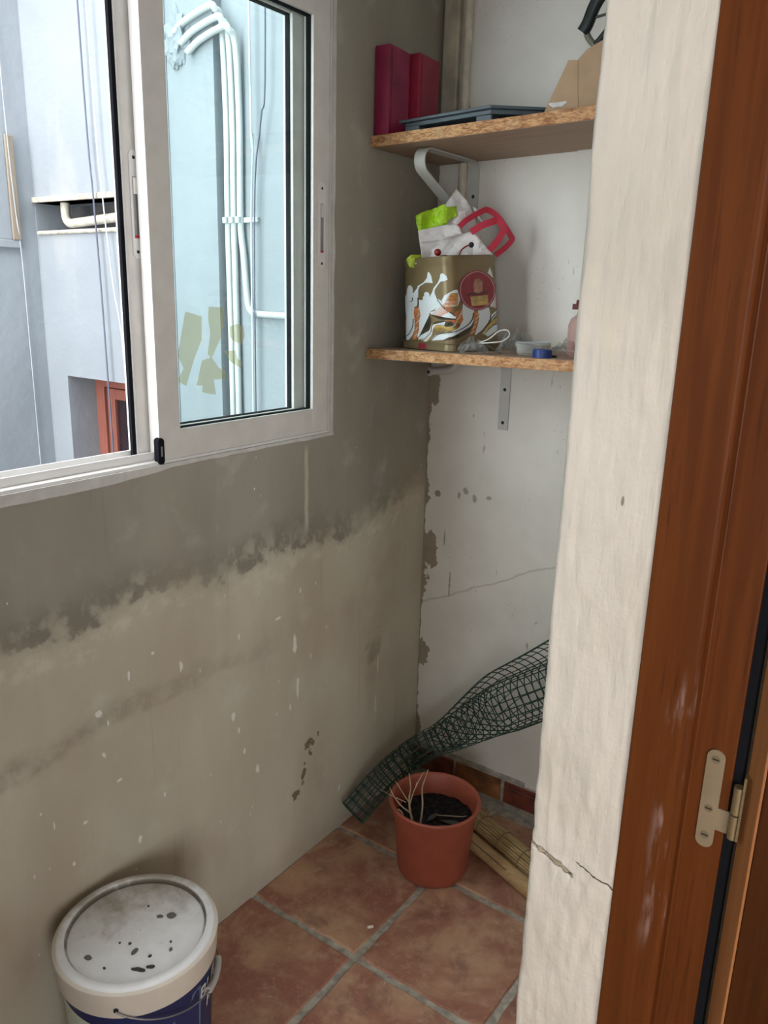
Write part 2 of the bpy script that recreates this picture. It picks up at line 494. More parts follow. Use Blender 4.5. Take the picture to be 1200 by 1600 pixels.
def m_wood(name, a, b, dark, scale=1.0, rough=0.45, axis='z', scuff=False, spec=0.3):
    n = NT(name)
    p = n.pos()
    st = {'z': (60, 60, 2.2), 'x': (2.2, 60, 60), 'y': (60, 2.2, 60)}[axis]
    g = n.noise(n.mapv(p, tuple(q * scale for q in st)), 1.0, 5, 0.6, 0.5)
    g2 = n.noise(n.mapv(p, tuple(q * scale * 4 for q in st)), 1.0, 3)
    c = n.mix(n.step(g, 0.3, 0.7), a, b)
    c = n.mix(n.step(g2, 0.55, 0.75, 0, 0.6), c, dark)
    if scuff:
        x, y, z = n.sep(p)
        m = n.noise(n.mapv(p, (70, 30, 10)), 1.0, 5)
        zone = n.math('MULTIPLY', n.step(z, 0.72, 0.80), n.step(z, 1.05, 1.12, 1, 0))
        zone = n.math('MULTIPLY', zone, n.math('MULTIPLY', n.step(x, 1.032, 1.06), n.step(y, YP + 0.0, YP + 0.006, 1, 0)))
        c = n.mix(n.math('MULTIPLY', zone, n.step(m, 0.5, 0.7, 0, 0.6)), c, (0.5, 0.38, 0.33))
    n.bump(g, 0.12, 0.002)
    return n.fin(c, rough, spec=spec)

def m_glass():
    n = NT('tinted_window_glass')
    t = n.t
    tr = n.new('ShaderNodeBsdfTransparent')
    tr.inputs[0].default_value = (0.945, 0.985, 0.980, 1)
    gl = n.new('ShaderNodeBsdfGlossy')
    gl.inputs['Roughness'].default_value = 0.02
    gl.inputs['Color'].default_value = (0.9, 1, 0.98, 1)
    lw = n.new('ShaderNodeLayerWeight')
    lw.inputs[0].default_value = 0.5
    fr = n.math('ADD', n.math('MULTIPLY', n.math('POWER', lw.outputs['Facing'], 5.0), 0.4), 0.025)
    mx = n.new('ShaderNodeMixShader')
    t.links.new(fr, mx.inputs[0])
    t.links.new(tr.outputs[0], mx.inputs[1])
    t.links.new(gl.outputs[0], mx.inputs[2])
    t.links.new(mx.outputs[0], t.nodes['Material Output'].inputs['Surface'])
    return n.m

def m_clear(name, tint=(0.93, 0.93, 0.92), fac=0.35, rough=0.25, base=(0.8, 0.8, 0.78)):
    """crumpled or moulded clear plastic"""
    n = NT(name)
    t = n.t
    n.fin(base, rough)
    tr = n.new('ShaderNodeBsdfTransparent')
    tr.inputs[0].default_value = (*tint, 1)
    lw = n.new('ShaderNodeLayerWeight')
    lw.inputs[0].default_value = 0.45
    f = n.math('ADD', n.math('MULTIPLY', lw.outputs['Facing'], 0.6), fac)
    mx = n.new('ShaderNodeMixShader')
    n.put(mx.inputs[0], f)
    t.links.new(tr.outputs[0], mx.inputs[1])
    t.links.new(n.b.outputs[0], mx.inputs[2])
    t.links.new(mx.outputs[0], t.nodes['Material Output'].inputs['Surface'])
    return n.m

def m_osb():
    n = NT('chipboard_edge')
    p = n.pos()
    a = n.noise(n.mapv(p, (60, 60, 190)), 1.0, 4, 0.6, 1.0)
    b = n.noise(p, 18, 4)
    c = n.mix(n.step(a, 0.35, 0.65), (0.30, 0.135, 0.055), (0.62, 0.37, 0.18))
    c = n.mix(n.step(b, 0.55, 0.75, 0, 0.5), c, (0.72, 0.52, 0.30))
    n.bump(a, 0.5, 0.003)
    return n.fin(c, 0.8)

def m_lid():
    n = NT('dirty_white_bucket_lid')
    p = n.pos()
    x, y, z = n.sep(p)
    n1 = n.noise(p, 14, 6, 0.65)
    c = n.mix(n.step(n.noise(p, 30, 5), 0.3, 0.7), (0.84, 0.87, 0.89), (0.90, 0.93, 0.95))
    # brown dirt gathered on the half against the wall
    s = n.math('ADD', n.math('MULTIPLY', x, -4.2), n.math('MULTIPLY', y, 2.0))
    s = n.math('ADD', s, n.math('MULTIPLY', n.math('SUBTRACT', n1, 0.5), 2.0))
    c = n.mix(n.step(s, 0.0, 0.75, 0, 0.75), c, (0.34, 0.285, 0.205))
    rad = n.math('SQRT', n.math('ADD', n.math('MULTIPLY', x, x), n.math('MULTIPLY', y, y)))
    gr = n.math('MULTIPLY', n.step(rad, 0.1215, 0.1245), n.step(rad, 0.1265, 0.1285, 1, 0))  # dark groove ring: grime, with groove shade put into the colour as well
    c = n.mix(n.math('MULTIPLY', gr, n.step(n.math('ADD', s, n.math('MULTIPLY', n1, 1.2)), -0.2, 1.0, 0.25, 0.95)), c, (0.10, 0.08, 0.055))
    sp = n.noise(p, 75, 4, 0.7)
    c = n.mix(n.math('MULTIPLY', n.step(sp, 0.66, 0.72), n.step(s, -0.3, 0.3, 0.25, 1)), c, (0.07, 0.06, 0.05))
    n.bump(n1, 0.15, 0.002)
    return n.fin(c, 0.55, spec=0.4)

M = {}
M['wall_left'] = m_wall_left()
M['wall_back'] = m_wall_back()
M['pier'] = m_pier()
M['well'] = m_well('bluish_white_well_plaster', (0.285, 0.315, 0.338), (0.328, 0.36, 0.385))
M['well_dark'] = simple('niche_dark', (0.10, 0.10, 0.10), 0.9)
M['well_cream'] = simple('weathered_cream_paint', (0.55, 0.50, 0.41), 0.7, var=0.25, scale=30)
M['plain'] = simple('plain_plaster', (0.80, 0.78, 0.74), 0.9)
M['hall'] = simple('hall_plaster', (0.5, 0.45, 0.38), 0.9)
M['hall_floor'] = simple('hall_floor', (0.25, 0.13, 0.08), 0.6)
M['tile'] = m_tile()
M['grout'] = simple('grey_grout', (0.40, 0.375, 0.32), 0.95, var=0.3, scale=40, bump=0.5)
M['skirt_a'] = simple('ochre_glazed_skirting', (0.25, 0.105, 0.04), 0.4, var=0.5, scale=18)
M['skirt_b'] = simple('dark_red_skirting', (0.165, 0.042, 0.028), 0.4, var=0.4, scale=18)
M['jamb'] = m_wood('varnished_brown_jamb', (0.086, 0.0225, 0.0045), (0.120, 0.034, 0.007), (0.046, 0.011, 0.0025), scuff=True, spec=0.15)
M['leaf'] = m_wood('varnished_brown_door', (0.040, 0.0115, 0.002), (0.054, 0.016, 0.003), (0.026, 0.007, 0.0015), spec=0.08, rough=0.6)
M['lit_edge'] = m_wood('window_lit_door_wood', (0.27, 0.105, 0.035), (0.34, 0.14, 0.05), (0.18, 0.065, 0.022))  # same wood as the leaf, lightened to stand for window light on its edge
M['black'] = simple('black_rubber_and_gap_shade', (0.010, 0.011, 0.014), 0.95, spec=0.08)
M['hinge'] = simple('dull_brass_plate', (0.27, 0.205, 0.125), 0.45, 0.25)
M['hinge_pin'] = simple('brass_pin', (0.30, 0.225, 0.12), 0.35, 0.6)
M['alu'] = simple('white_lacquered_aluminium', (0.66, 0.65, 0.62), 0.4, var=0.05, scale=20, spec=0.5)
M['alu2'] = simple('white_lacquered_track', (0.74, 0.74, 0.73), 0.35, var=0.04)
M['glass'] = m_glass()
M['tape'] = m_clear('yellowed_tape_residue', (0.91, 0.905, 0.80), 0.06, 0.6, (0.7, 0.68, 0.5))
M['steel'] = simple('white_enamelled_bracket', (0.52, 0.52, 0.49), 0.45, var=0.08)
M['osb'] = m_osb()
M['lam'] = m_wood('brown_laminate_face', (0.34, 0.235, 0.165), (0.40, 0.29, 0.21), (0.27, 0.18, 0.12), axis='x', rough=0.6)
M['magenta'] = simple('dark_magenta_card', (0.25, 0.012, 0.060), 0.55, var=0.25, scale=14)
M['magenta2'] = simple('crimson_card', (0.30, 0.014, 0.045), 0.55, var=0.2, scale=14)
M['slate'] = simple('slate_blue_plastic', (0.085, 0.115, 0.135), 0.5)
M['card'] = simple('brown_cardboard', (0.40, 0.285, 0.175), 0.85, var=0.1)
M['dkgreen'] = simple('black_green_plastic', (0.018, 0.03, 0.03), 0.35)
M['olive'] = simple('olive_grey_plastic', (0.16, 0.16, 0.12), 0.5)
M['gold'] = simple('bronze_gold_tin', (0.215, 0.160, 0.080), 0.42, 0.25, var=0.1)
M['gold_dk'] = simple('bronze_tin_lid', (0.20, 0.155, 0.085), 0.4, 0.3, var=0.1)
M['pr_white'] = simple('pale_blue_white_print', (0.72, 0.79, 0.83), 0.45, var=0.04)
M['pr_dark'] = simple('dark_olive_print', (0.055, 0.042, 0.02), 0.5)
M['pr_orange'] = simple('orange_print', (0.52, 0.17, 0.05), 0.5, var=0.3, scale=60)
M['pr_ochre'] = simple('ochre_print', (0.52, 0.36, 0.11), 0.5, var=0.25, scale=50)
M['pr_red'] = simple('dark_red_print', (0.27, 0.016, 0.03), 0.4, var=0.25, scale=40)
M['pr_pink'] = simple('pale_pink_print', (0.55, 0.33, 0.36), 0.5)
M['pr_tan'] = simple('tan_print', (0.40, 0.20, 0.13), 0.5, var=0.3, scale=60)
M['paper'] = simple('white_bag_paper', (0.74, 0.71, 0.71), 0.5, var=0.05, bump=0.2, bscale=40)
M['lime'] = simple('lime_green_paper', (0.42, 0.70, 0.02), 0.5, var=0.15, scale=30)
M['lime2'] = simple('olive_lime_cloth', (0.40, 0.52, 0.05), 0.6, var=0.3, scale=40)
M['ribbon'] = simple('red_ribbon', (0.48, 0.022, 0.055), 0.55, var=0.12)
M['cherry'] = simple('glossy_dark_red', (0.22, 0.008, 0.012), 0.25)
M['clear'] = m_clear('clear_crumpled_plastic', (0.86, 0.86, 0.85), 0.05, 0.2, (0.5, 0.5, 0.49))
M['clear2'] = m_clear('clear_hard_plastic', (0.92, 0.93, 0.92), 0.15, 0.12, (0.6, 0.62, 0.6))
M['pinkclear'] = m_clear('pink_clear_plastic', (0.93, 0.82, 0.80), 0.12, 0.2, (0.6, 0.4, 0.38))
M['blue'] = simple('cobalt_blue_plastic', (0.018, 0.045, 0.20), 0.4)
M['brownred'] = simple('red_brown_plastic', (0.16, 0.04, 0.03), 0.4)
M['pot'] = simple('terracotta_plastic', (0.36, 0.092, 0.055), 0.5, var=0.08, scale=20)
M['soil'] = simple('black_damp_soil', (0.018, 0.016, 0.017), 0.9, var=0.6, scale=80, bump=1.0, bscale=90, spec=0.12)
M['leafdk'] = simple('dark_dead_leaf', (0.055, 0.055, 0.05), 0.6)
M['twig'] = simple('dry_straw_twig', (0.46, 0.36, 0.24), 0.7, var=0.2, scale=40)
M['meshg'] = simple('dark_green_plastic_netting', (0.006, 0.045, 0.027), 0.45, var=0.2, scale=30)
M['reed'] = m_wood('dry_reed', (0.36, 0.245, 0.11), (0.50, 0.37, 0.19), (0.15, 0.09, 0.045), axis='x', rough=0.6)
M['reed2'] = simple('reed_binding', (0.17, 0.115, 0.06), 0.8)
M['bamboo'] = m_wood('bamboo_cane', (0.44, 0.29, 0.14), (0.56, 0.39, 0.20), (0.22, 0.13, 0.06), axis='x', rough=0.45)
M['bucket'] = simple('off_white_bucket_plastic', (0.72, 0.675, 0.585), 0.45, var=0.06)
M['lid'] = m_lid()
M['navy'] = simple('navy_label_print', (0.012, 0.024, 0.105), 0.4, var=0.15)
M['palegreen'] = simple('pale_green_label', (0.58, 0.64, 0.53), 0.5, var=0.05)
M['steelblue'] = simple('steel_blue_print', (0.10, 0.16, 0.28), 0.4)
M['white'] = simple('white_print', (0.78, 0.78, 0.76), 0.5)
M['wire'] = simple('grey_wire', (0.30, 0.30, 0.30), 0.4, 0.6)
M['grip'] = simple('grey_white_plastic_grip', (0.55, 0.54, 0.51), 0.5)
M['flake'] = simple('dark_flake', (0.05, 0.05, 0.05), 0.8)
M['flake2'] = simple('grey_flake', (0.16, 0.155, 0.145), 0.8)
M['pipe'] = simple('painted_pipe', (0.62, 0.58, 0.48), 0.55, var=0.15, scale=30)
M['pipe_w'] = simple('white_painted_pipe', (0.62, 0.645, 0.64), 0.5, var=0.06)
M['trunk'] = simple('aged_cream_trunking', (0.52, 0.48, 0.38), 0.7, var=0.25, scale=14)
M['cord'] = simple('grey_cord', (0.13, 0.14, 0.19), 0.6)
M['cordg'] = simple('pale_grey_cable', (0.42, 0.44, 0.47), 0.6)
M['cordw'] = simple('white_cord', (0.70, 0.70, 0.68), 0.6)
M['redwood'] = m_wood('red_brown_window_wood', (0.26, 0.09, 0.065), (0.34, 0.125, 0.09), (0.15, 0.05, 0.04))
M['darkglass'] = simple('dark_pane', (0.03, 0.018, 0.022), 0.15)
M['shutter'] = m_wood('weathered_brown_board', (0.27, 0.225, 0.175), (0.35, 0.30, 0.24), (0.20, 0.14, 0.09))
M['dot'] = simple('black_hole', (0.008, 0.008, 0.008), 0.7)
M['red'] = simple('red_marker', (0.45, 0.02, 0.03), 0.5)
M['putty'] = simple('pale_filler_strip', (0.58, 0.585, 0.56), 0.7, var=0.08, scale=30, bump=0.4)

# ================================================================== STRUCTURE
WY0, WY1, WZ0, WZ1 = -0.46, 1.522, 1.160, 2.135   # window opening, widened to the left out of view for more light

# floor with individual tiles
fl = G().box(-0.2, X1, -1.2, YB + 0.15, -0.10, -0.004).obj('floor', M['grout'])
tag(fl, kind='structure')
PX, PY, GR = 0.338, 0.346, 0.017
tile_meshes = []
for q in range(4):
    n_ = 9
    g = G()
    vs_, edge = [], []
    hw, hh = (PX - GR) / 2, (PY - GR) / 2
    ring = []
    for a, b in ((0, 1), (1, 2), (2, 3), (3, 0)):
        cs = [(-hw, -hh), (hw, -hh), (hw, hh), (-hw, hh)]
        for k in range(n_):
            t = k / n_
            x = cs[a][0] * (1 - t) + cs[b][0] * t
            y = cs[a][1] * (1 - t) + cs[b][1] * t
            j = 0.0022
            ring.append((x + rnd.uniform(-j, j), y + rnd.uniform(-j, j)))
    N_ = len(ring)
    vs_ = [(x, y, -0.012) for x, y in ring] + [(x, y, -0.0035) for x, y in ring] + [(x * 0.978, y * 0.978, 0.0) for x, y in ring]
    fs = []
    for l in range(2):
        for k in range(N_):
            k2 = (k + 1) % N_
            fs.append((l * N_ + k, l * N_ + k2, (l + 1) * N_ + k2, (l + 1) * N_ + k))
    fs.append(tuple(2 * N_ + k for k in range(N_)))
    g.add(vs_, fs)
    me = g.mesh('tile', 40)
    me.materials.append(M['tile'])
    tile_meshes.append(me)
xl = [0.328 + PX * k for k in range(-1, 3)]
yl = [1.227 + PY * k for k in range(-7, 3)]
cnt = 0
for i in range(len(xl) - 1):
    for j in range(len(yl) - 1):
        o = bpy.data.objects.new('tile', tile_meshes[(i * 3 + j * 5 + cnt) % 4])
        COL.objects.link(o)
        o.parent = fl
        o.location = ((xl[i] + xl[i + 1]) / 2, (yl[j] + yl[j + 1]) / 2, 0)
        cnt += 1

# window wall
g = G().holed(-1.2, YB + 0.15, -1.2, WELL_TOP, [(WY0, WY1, WZ0, WZ1)], lambda u, v, d: (d, u, v), 0.0, -0.095)
wl = g.obj('wall_left', M['wall_left'])
wl.data.materials.append(M['well'])
for f_ in wl.data.polygons:
    if f_.center.x < -0.02:
        f_.material_index = 1
tag(wl, kind='structure')
# ragged filler strip along the window opening
g = G()
pts = []
for k in range(60):
    y = WY0 + (WY1 + 0.006 - WY0) * k / 59
    pts.append((y, WZ0 - 0.0035 + 0.0045 * noise.noise((y * 22, 3.1, 0)) - 0.013 * max(0.0, min(1.0, (1.06 - y) / 0.2))))
poly = [(WY0, WZ0 + 0.004)] + pts + [(WY1 + 0.006, WZ0 + 0.004)]
g.prism(poly, lambda u, v, d: (d, u, v), -0.01, 0.004)
tag(g.obj('trim_1', M['putty']), kind='structure')
g = G()
pts = [(WY1 + 0.005 + 0.0035 * noise.noise((z_ * 0.25, 8, 1)), WZ0 + (WZ1 - WZ0) * z_ / 50) for z_ in range(51)]
poly = [(WY1 - 0.004, WZ0)] + pts + [(WY1 - 0.004, WZ1)]
g.prism(poly, lambda u, v, d: (d, u, v), -0.01, 0.003)
tag(g.obj('trim_2', M['putty']), kind='structure')

# back wall with its flat pilaster on the right
g = G().box(-0.0, X1 - 0.002, YB, YB + 0.15, -0.1, 2.5)
wb = g.obj('wall_back', M['wall_back'])
tag(wb, kind='structure')
g = G().box(0.398, X0, YB - 0.008, YB + 0.01, 0.0, 2.5)
o = g.obj('pilaster', M['wall_back'], wb)
tag(G().box(-0.0, X1, -1.35, -1.2, -0.1, 2.5).obj('wall_front', M['plain']), kind='structure')
tag(G().box(0.001, X1, -1.2, YB, 2.5, 2.6).obj('ceiling', M['plain']), kind='structure')

# door wall: pier beyond the opening, with lumpy hand-laid plaster
zs = []
z = -0.05
while z < 2.5:
    zs.append(z)
    z += 0.0018 if 0.785 < z < 0.825 else 0.011
zs.append(2.5)
nx = 46
XR = 1.003
vs_, fs = [], []
for z in zs:
    ex = 0.0022 * noise.noise((z * 9, 1.5, 0)) + 0.0022 * noise.noise((z * 45, 4.5, 0))
    low = max(0.0, min(1.0, (1.7 - z) / 0.9))
    ex += 0.0060 * low * max(0, noise.noise((z * 28, 9.1, 0))) + 0.003 * low * noise.noise((z * 90, 2.1, 0))
    for k in range(nx + 1):
        t = k / nx
        x = X0 + ex * (1 - t) ** 3 + (XR - X0) * t
        y = YP + 0.0034 * noise.noise((x * 16, z * 12, 0.3)) + 0.0010 * noise.noise((x * 110, z * 9, 8.3)) + (0.0006 + 0.0016 * low) * noise.noise((x * 75, z * 55, 2.3)) + 0.0022 * low * max(0.0, noise.noise((x * 40, z * 24, 5.3)) - 0.25)
        zc = 0.812 - 0.022 * (x - X0) / 0.06 + 0.004 * noise.noise((x * 120, 0, 3))
        if x < 0.948 and abs(z - zc) < 0.0035:
            y += 0.005 * (1 - abs(z - zc) / 0.0035)
        rr = 0.0055 + 0.003 * noise.noise((z * 33, 7.7, 0))
        if x - X0 < rr:
            y += 0.0055 * (1 - (x - X0) / rr) ** 2
        vs_.append((x, y, z))
nr = len(zs)
for i in range(nr - 1):
    for k in range(nx):
        a = i * (nx + 1) + k
        fs.append((a, a + 1, a + nx + 2, a + nx + 1))
g = G().add(vs_, fs)
b = len(g.v)
# inner side of the pier and its closed back
for i in range(nr):
    v = g.v[i * (nx + 1)]
    g.v.append((v[0], YB + 0.002, v[2]))
for i in range(nr - 1):
    g.f.append((i * (nx + 1), (i + 1) * (nx + 1), b + i + 1, b + i))
wr = g.obj('wall_right', M['pier'], smooth=50)
tag(wr, kind='structure')
G().box(XR - 0.004, X1 - 0.008, YP + 0.03, YB, -0.05, 2.5).obj('pier_core', M['plain'], wr)
G().box(X0, X1 - 0.008, -1.2, -0.06, -0.05, 2.5).obj('near_wall', M['plain'], wr)
G().box(X0, X1 - 0.008, -0.06, YP, 2.12, 2.5).obj('lintel', M['plain'], wr)

# skirting on the back wall
bb = G().box(0.0, X0, YB - 0.010, YB + 0.01, -0.004, 0.088)
# mortar wedge on top
for k in range(40):
    x = X0 * k / 40
    x2 = X0 * (k + 1) / 40
    h = 0.010 + 0.008 * noise.noise((x * 30, 2, 0))
    bb.add([(x, YB - 0.011, 0.078), (x2, YB - 0.011, 0.078), (x2, YB + 0.005, 0.095 + h), (x, YB + 0.005, 0.095 + h)], [(0, 1, 2, 3)])
bs = bb.obj('baseboard_back', M['grout'])
tag(bs, kind='structure')
for k, (a, c, m) in enumerate(((0.0, 0.155, 'skirt_b'), (0.163, 0.322, 'skirt_a'), (0.334, 0.66, 'skirt_b'), (0.672, 0.885, 'skirt_a'))):
    G().box(a, c, YB - 0.017, YB, 0.014, 0.062).obj('skirting_tile', M[m], bs, bevel=0.002)
    G().box(a, c, YB - 0.015, YB, 0.0655, 0.083).obj('skirting_edge', M[m], bs, bevel=0.002)

# hall behind the camera (unseen; its two windows are added to light the room)
hx = 3.6
tag(G().box(X1 - 0.002, hx, -2.6, 2.9, -0.1, 0.0).obj('floor_hall', M['hall_floor']), kind='structure')
tag(G().box(X1 - 0.002, hx, -2.6, 2.9, 2.5, 2.6).obj('ceiling_hall', M['hall']), kind='structure')
tag(G().holed(-2.6, 2.9, -0.1, 2.6, [(-2.4, -0.7, 0.5, 2.2)], lambda u, v, d: (d, u, v), hx, hx + 0.15).obj('wall_hall_far', M['hall']), kind='structure')  # opening added out of view to light the window wall
tag(G().holed(X1, hx, -0.1, 2.6, [(1.70, 3.10, 0.4, 2.2)], lambda u, v, d: (u, d, v), -2.6, -2.75).obj('wall_hall_front', M['hall']), kind='structure')  # opening added out of view to light the back wall and pier
tag(G().box(X1, hx, 2.9, 3.05, -0.1, 2.6).obj('wall_hall_back', M['hall']), kind='structure')
g = G().holed(-2.6, 2.9, -0.1, 2.6, [(-0.085, YP + 0.036, -0.2, 2.14)], lambda u, v, d: (d, u, v), X1 - 0.008, X1 - 0.001)
tag(g.obj('wall_hall_door', M['hall']), kind='structure')

# ------------------------------------------------------------------ door
dr = struct_root('door_1', 'varnished brown door and frame standing open')
JY = YP - 0.004
g = G()
# jamb: thick stop beside the plaster, then the rebate the leaf closes into
prof = [(XR, JY), (1.0635, JY), (1.0672, JY + 0.004), (1.0672, JY + 0.027), (X1, JY + 0.027), (X1, YP + 0.06), (XR, YP + 0.06)]
g.prism(prof, lambda u, v, d: (u, v, d), -0.02, 2.12)
G.obj(g, 'jamb', M['jamb'], dr, bevel=0.0015)
g = G()
g.prism([(x, -0.06 - (y - JY)) for x, y in prof], lambda u, v, d: (u, v, d), -0.02, 2.12)
g.obj('jamb', M['jamb'], dr, bevel=0.0015)
G().box(XR, X1, -0.058, YP - 0.006, 2.08, 2.13).obj('frame_head', M['jamb'], dr, bevel=0.001)
G().box(X1 + 0.0002, X1 + 0.009, JY + 0.031, JY + 0.052, 0.0, 2.12).obj('gap_shade_strip', M['black'], dr)  # black strip stands in for the shade in the gap beside the leaf
# leaf swung out into the hall, hinge corner near the jamb
phi = math.radians(33)
lf = struct_root('door_leaf')
del lf['kind']
lf.parent = dr
lf.location = (1.1260, YP + 0.026, 0.008)
lf.rotation_euler = (0, 0, phi)
G().box(0.0035, 0.74, -0.036, 0.0, 0.0, 2.06).obj('panel', M['leaf'], lf, bevel=0.002)
G().box(0.0, 0.0033, -0.0352, -0.0008, 0.0, 2.06).obj('lit_edge_strip', M['lit_edge'], lf, bevel=0.0008)  # window light on the door edge put into a lighter wood colour
# hinge
hr = struct_root('hinge')
del hr['kind']
hr.parent = dr
hr.location = (1.0925, JY + 0.027, 0.952)
def rr_rect(w_, h_, r, n=6):
    out = []
    for cx, cz, a in ((w_ / 2 - r, h_ / 2 - r, 0), (-w_ / 2 + r, h_ / 2 - r, PI / 2), (-w_ / 2 + r, -h_ / 2 + r, PI), (w_ / 2 - r, -h_ / 2 + r, 1.5 * PI)):
        for k in range(n + 1):
            b_ = a + PI / 2 * k / n
            out.append((cx + r * math.cos(b_), cz + r * math.sin(b_)))
    return out
g = G().prism(rr_rect(0.0195, 0.126, 0.0095), lambda u, v, d: (u, d, v), -0.0022, 0.0)
g.prism([(0.0095, -0.036), (0.026, -0.036), (0.026, -0.008), (0.0095, -0.008)], lambda u, v, d: (u, d, v), -0.0021, 0.0)
g.obj('hinge_plate', M['hinge'], hr)
for zz in (0.051, -0.012, -0.047):
    g = G().lathe([(0.0, 0.0), (0.0048, 0.0)], 14)
    q = G().add([(x, -0.0026 - z, y + zz) for x, y, z in [(v[0], v[1], v[2]) for v in g.v]], g.f)
    q.obj('screw', M['gold_dk'], hr)
    G().box(-0.0035, 0.0035, -0.0030, -0.0027, zz - 0.0008, zz + 0.0008).obj('screw_slot', M['dot'], hr)
G().tube([(0.029, -0.006, -0.036), (0.029, -0.006, -0.006)], 0.0055, 14).obj('knuckle', M['hinge_pin'], hr, smooth=40)
G().tube([(0.029, -0.006, -0.004), (0.029, -0.006, 0.030)], 0.0058, 14).obj('knuckle', M['hinge_pin'], hr, smooth=40)
G().box(0.0335, 0.036, -0.012, 0.008, -0.035, 0.045).obj('leaf_plate', M['hinge_pin'], hr)

# ------------------------------------------------------------------ window of the room
wn = struct_root('window_1', 'white aluminium sliding window, both sashes slid to the right')
def ring(name, y0, y1, z0, z1, x0, x1, tl, tr, tb, tt, mat, parent, bevel=0.0015):
    g = G().holed(y0, y1, z0, z1, [(y0 + tl, y1 - tr, z0 + tb, z1 - tt)], lambda u, v, d: (d, u, v), x0, x1)
    return g.obj(name, mat, parent, bevel=bevel)
ring('outer_frame', WY0, WY1, WZ0, WZ1, -0.085, -0.003, 0.018, 0.006, 0.010, 0.012, M['alu'], wn)
# bottom track rails
for x0_, x1_, h_ in ((-0.006, -0.0005, 0.010), (-0.0245, -0.0205, 0.026), (-0.0545, -0.0505, 0.030), (-0.080, -0.075, 0.024)):
    G().box(x0_, x1_, WZ0 * 1 and WY0 + 0.02, WY1 - 0.008, WZ0 + 0.004, WZ0 + h_).obj('track_rail', M['alu2'], wn, bevel=0.0008)
def sash(y0, y1, xf, xb, name, tl, tr, tb, tt):
    r = struct_root(name)
    del r['kind']
    r.parent = wn
    g = G()
    z0, z1 = WZ0 + 0.005, WZ1 - 0.010
    G().box(xb, xf, y0, y0 + tl, z0, z1).obj('stile', M['alu'], r, bevel=0.0012)
    G().box(xb, xf, y1 - tr, y1, z0, z1).obj('stile', M['alu'], r, bevel=0.0012)
    G().box(xb, xf - 0.0006, y0 + tl, y1 - tr, z0, z0 + tb).obj('bottom_rail', M['alu'], r, bevel=0.0012)
    G().box(xb, xf - 0.0006, y0 + tl, y1 - tr, z1 - tt, z1).obj('top_rail', M['alu'], r, bevel=0.0012)
    xm = (xf + xb) / 2
    ring('gasket', y0 + tl - 0.001, y1 - tr + 0.001, z0 + tb - 0.001, z1 - tt + 0.001, xm - 0.006, xm + 0.006, 0.0035, 0.0035, 0.003, 0.0035, M['black'], r, 0)
    G().box(xm - 0.0015, xm + 0.0015, y0 + tl, y1 - tr, z0 + tb, z1 - tt).obj('pane', M['glass'], r)
    return r, xm
front, xmf = sash(1.0, 1.514, -0.004, -0.032, 'sash', 0.054, 0.056, 0.062, 0.062)
rear, xmr = sash(0.975, 1.489, -0.038, -0.066, 'sash', 0.054, 0.06, 0.062, 0.062)
sash(-0.442, 0.072, -0.004, -0.032, 'sash', 0.054, 0.056, 0.062, 0.062)  # this and the next: unseen sashes of the widened part, added for light
sash(-0.425, 0.089, -0.038, -0.066, 'sash', 0.054, 0.056, 0.062, 0.062)  # unseen sash of the widened part, added for light
G().box(-0.048, -0.040, 0.9655, 0.9755, WZ0 + 0.010, WZ1 - 0.02).obj('rubber_seal', M['black'], rear)
G().box(-0.042, -0.038, 0.9735, 0.9765, WZ0 + 0.010, WZ1 - 0.02).obj('seal_lip', M['alu2'], rear)
# latches
def latch(yc, x, parent, wd=0.024):
    z0, z1 = 1.548, 1.735
    G().prism([(yc + u, (z0 + z1) / 2 + v) for u, v in rr_rect(wd, z1 - z0, wd * 0.45)], lambda u, v, d: (d, u, v), x, x + 0.0022).obj('latch_plate', M['alu2'], parent, bevel=0.0006)
    G().box(x + 0.0020, x + 0.0028, yc - 0.005, yc + 0.005, 1.585, 1.690).obj('latch_slot', M['wire'], parent)
    G().box(x + 0.0022, x + 0.0065, yc - 0.004, yc + 0.004, 1.660, 1.688).obj('latch_slider', M['alu'], parent, bevel=0.0008)
    G().box(x + 0.0024, x + 0.0032, yc - 0.005, yc + 0.005, 1.584, 1.589).obj('latch_mark', M['red'], parent)
    for zz in (1.560, 1.722):
        q = G().lathe([(0.0, 0.0), (0.0032, 0.0)], 12)
        G().add([(x + 0.0027, yc + a, zz + b_) for a, b_, c_ in q.v], q.f).obj('latch_hole', M['dot'], parent)
latch(1.486, -0.004, front, 0.026)
latch(0.9985, -0.038, rear, 0.019)
# black guide block at the foot of the front sash
g = G().prism([(0.9985 + u, 1.190 + v) for u, v in rr_rect(0.015, 0.052, 0.007)], lambda u, v, d: (d, u, v), -0.010, 0.004)
g.obj('guide_block', M['black'], front, bevel=0.001)
G().box(0.0035, 0.0048, 0.9965, 1.0005, 1.180, 1.200).obj('guide_slot', M['wire'], front)
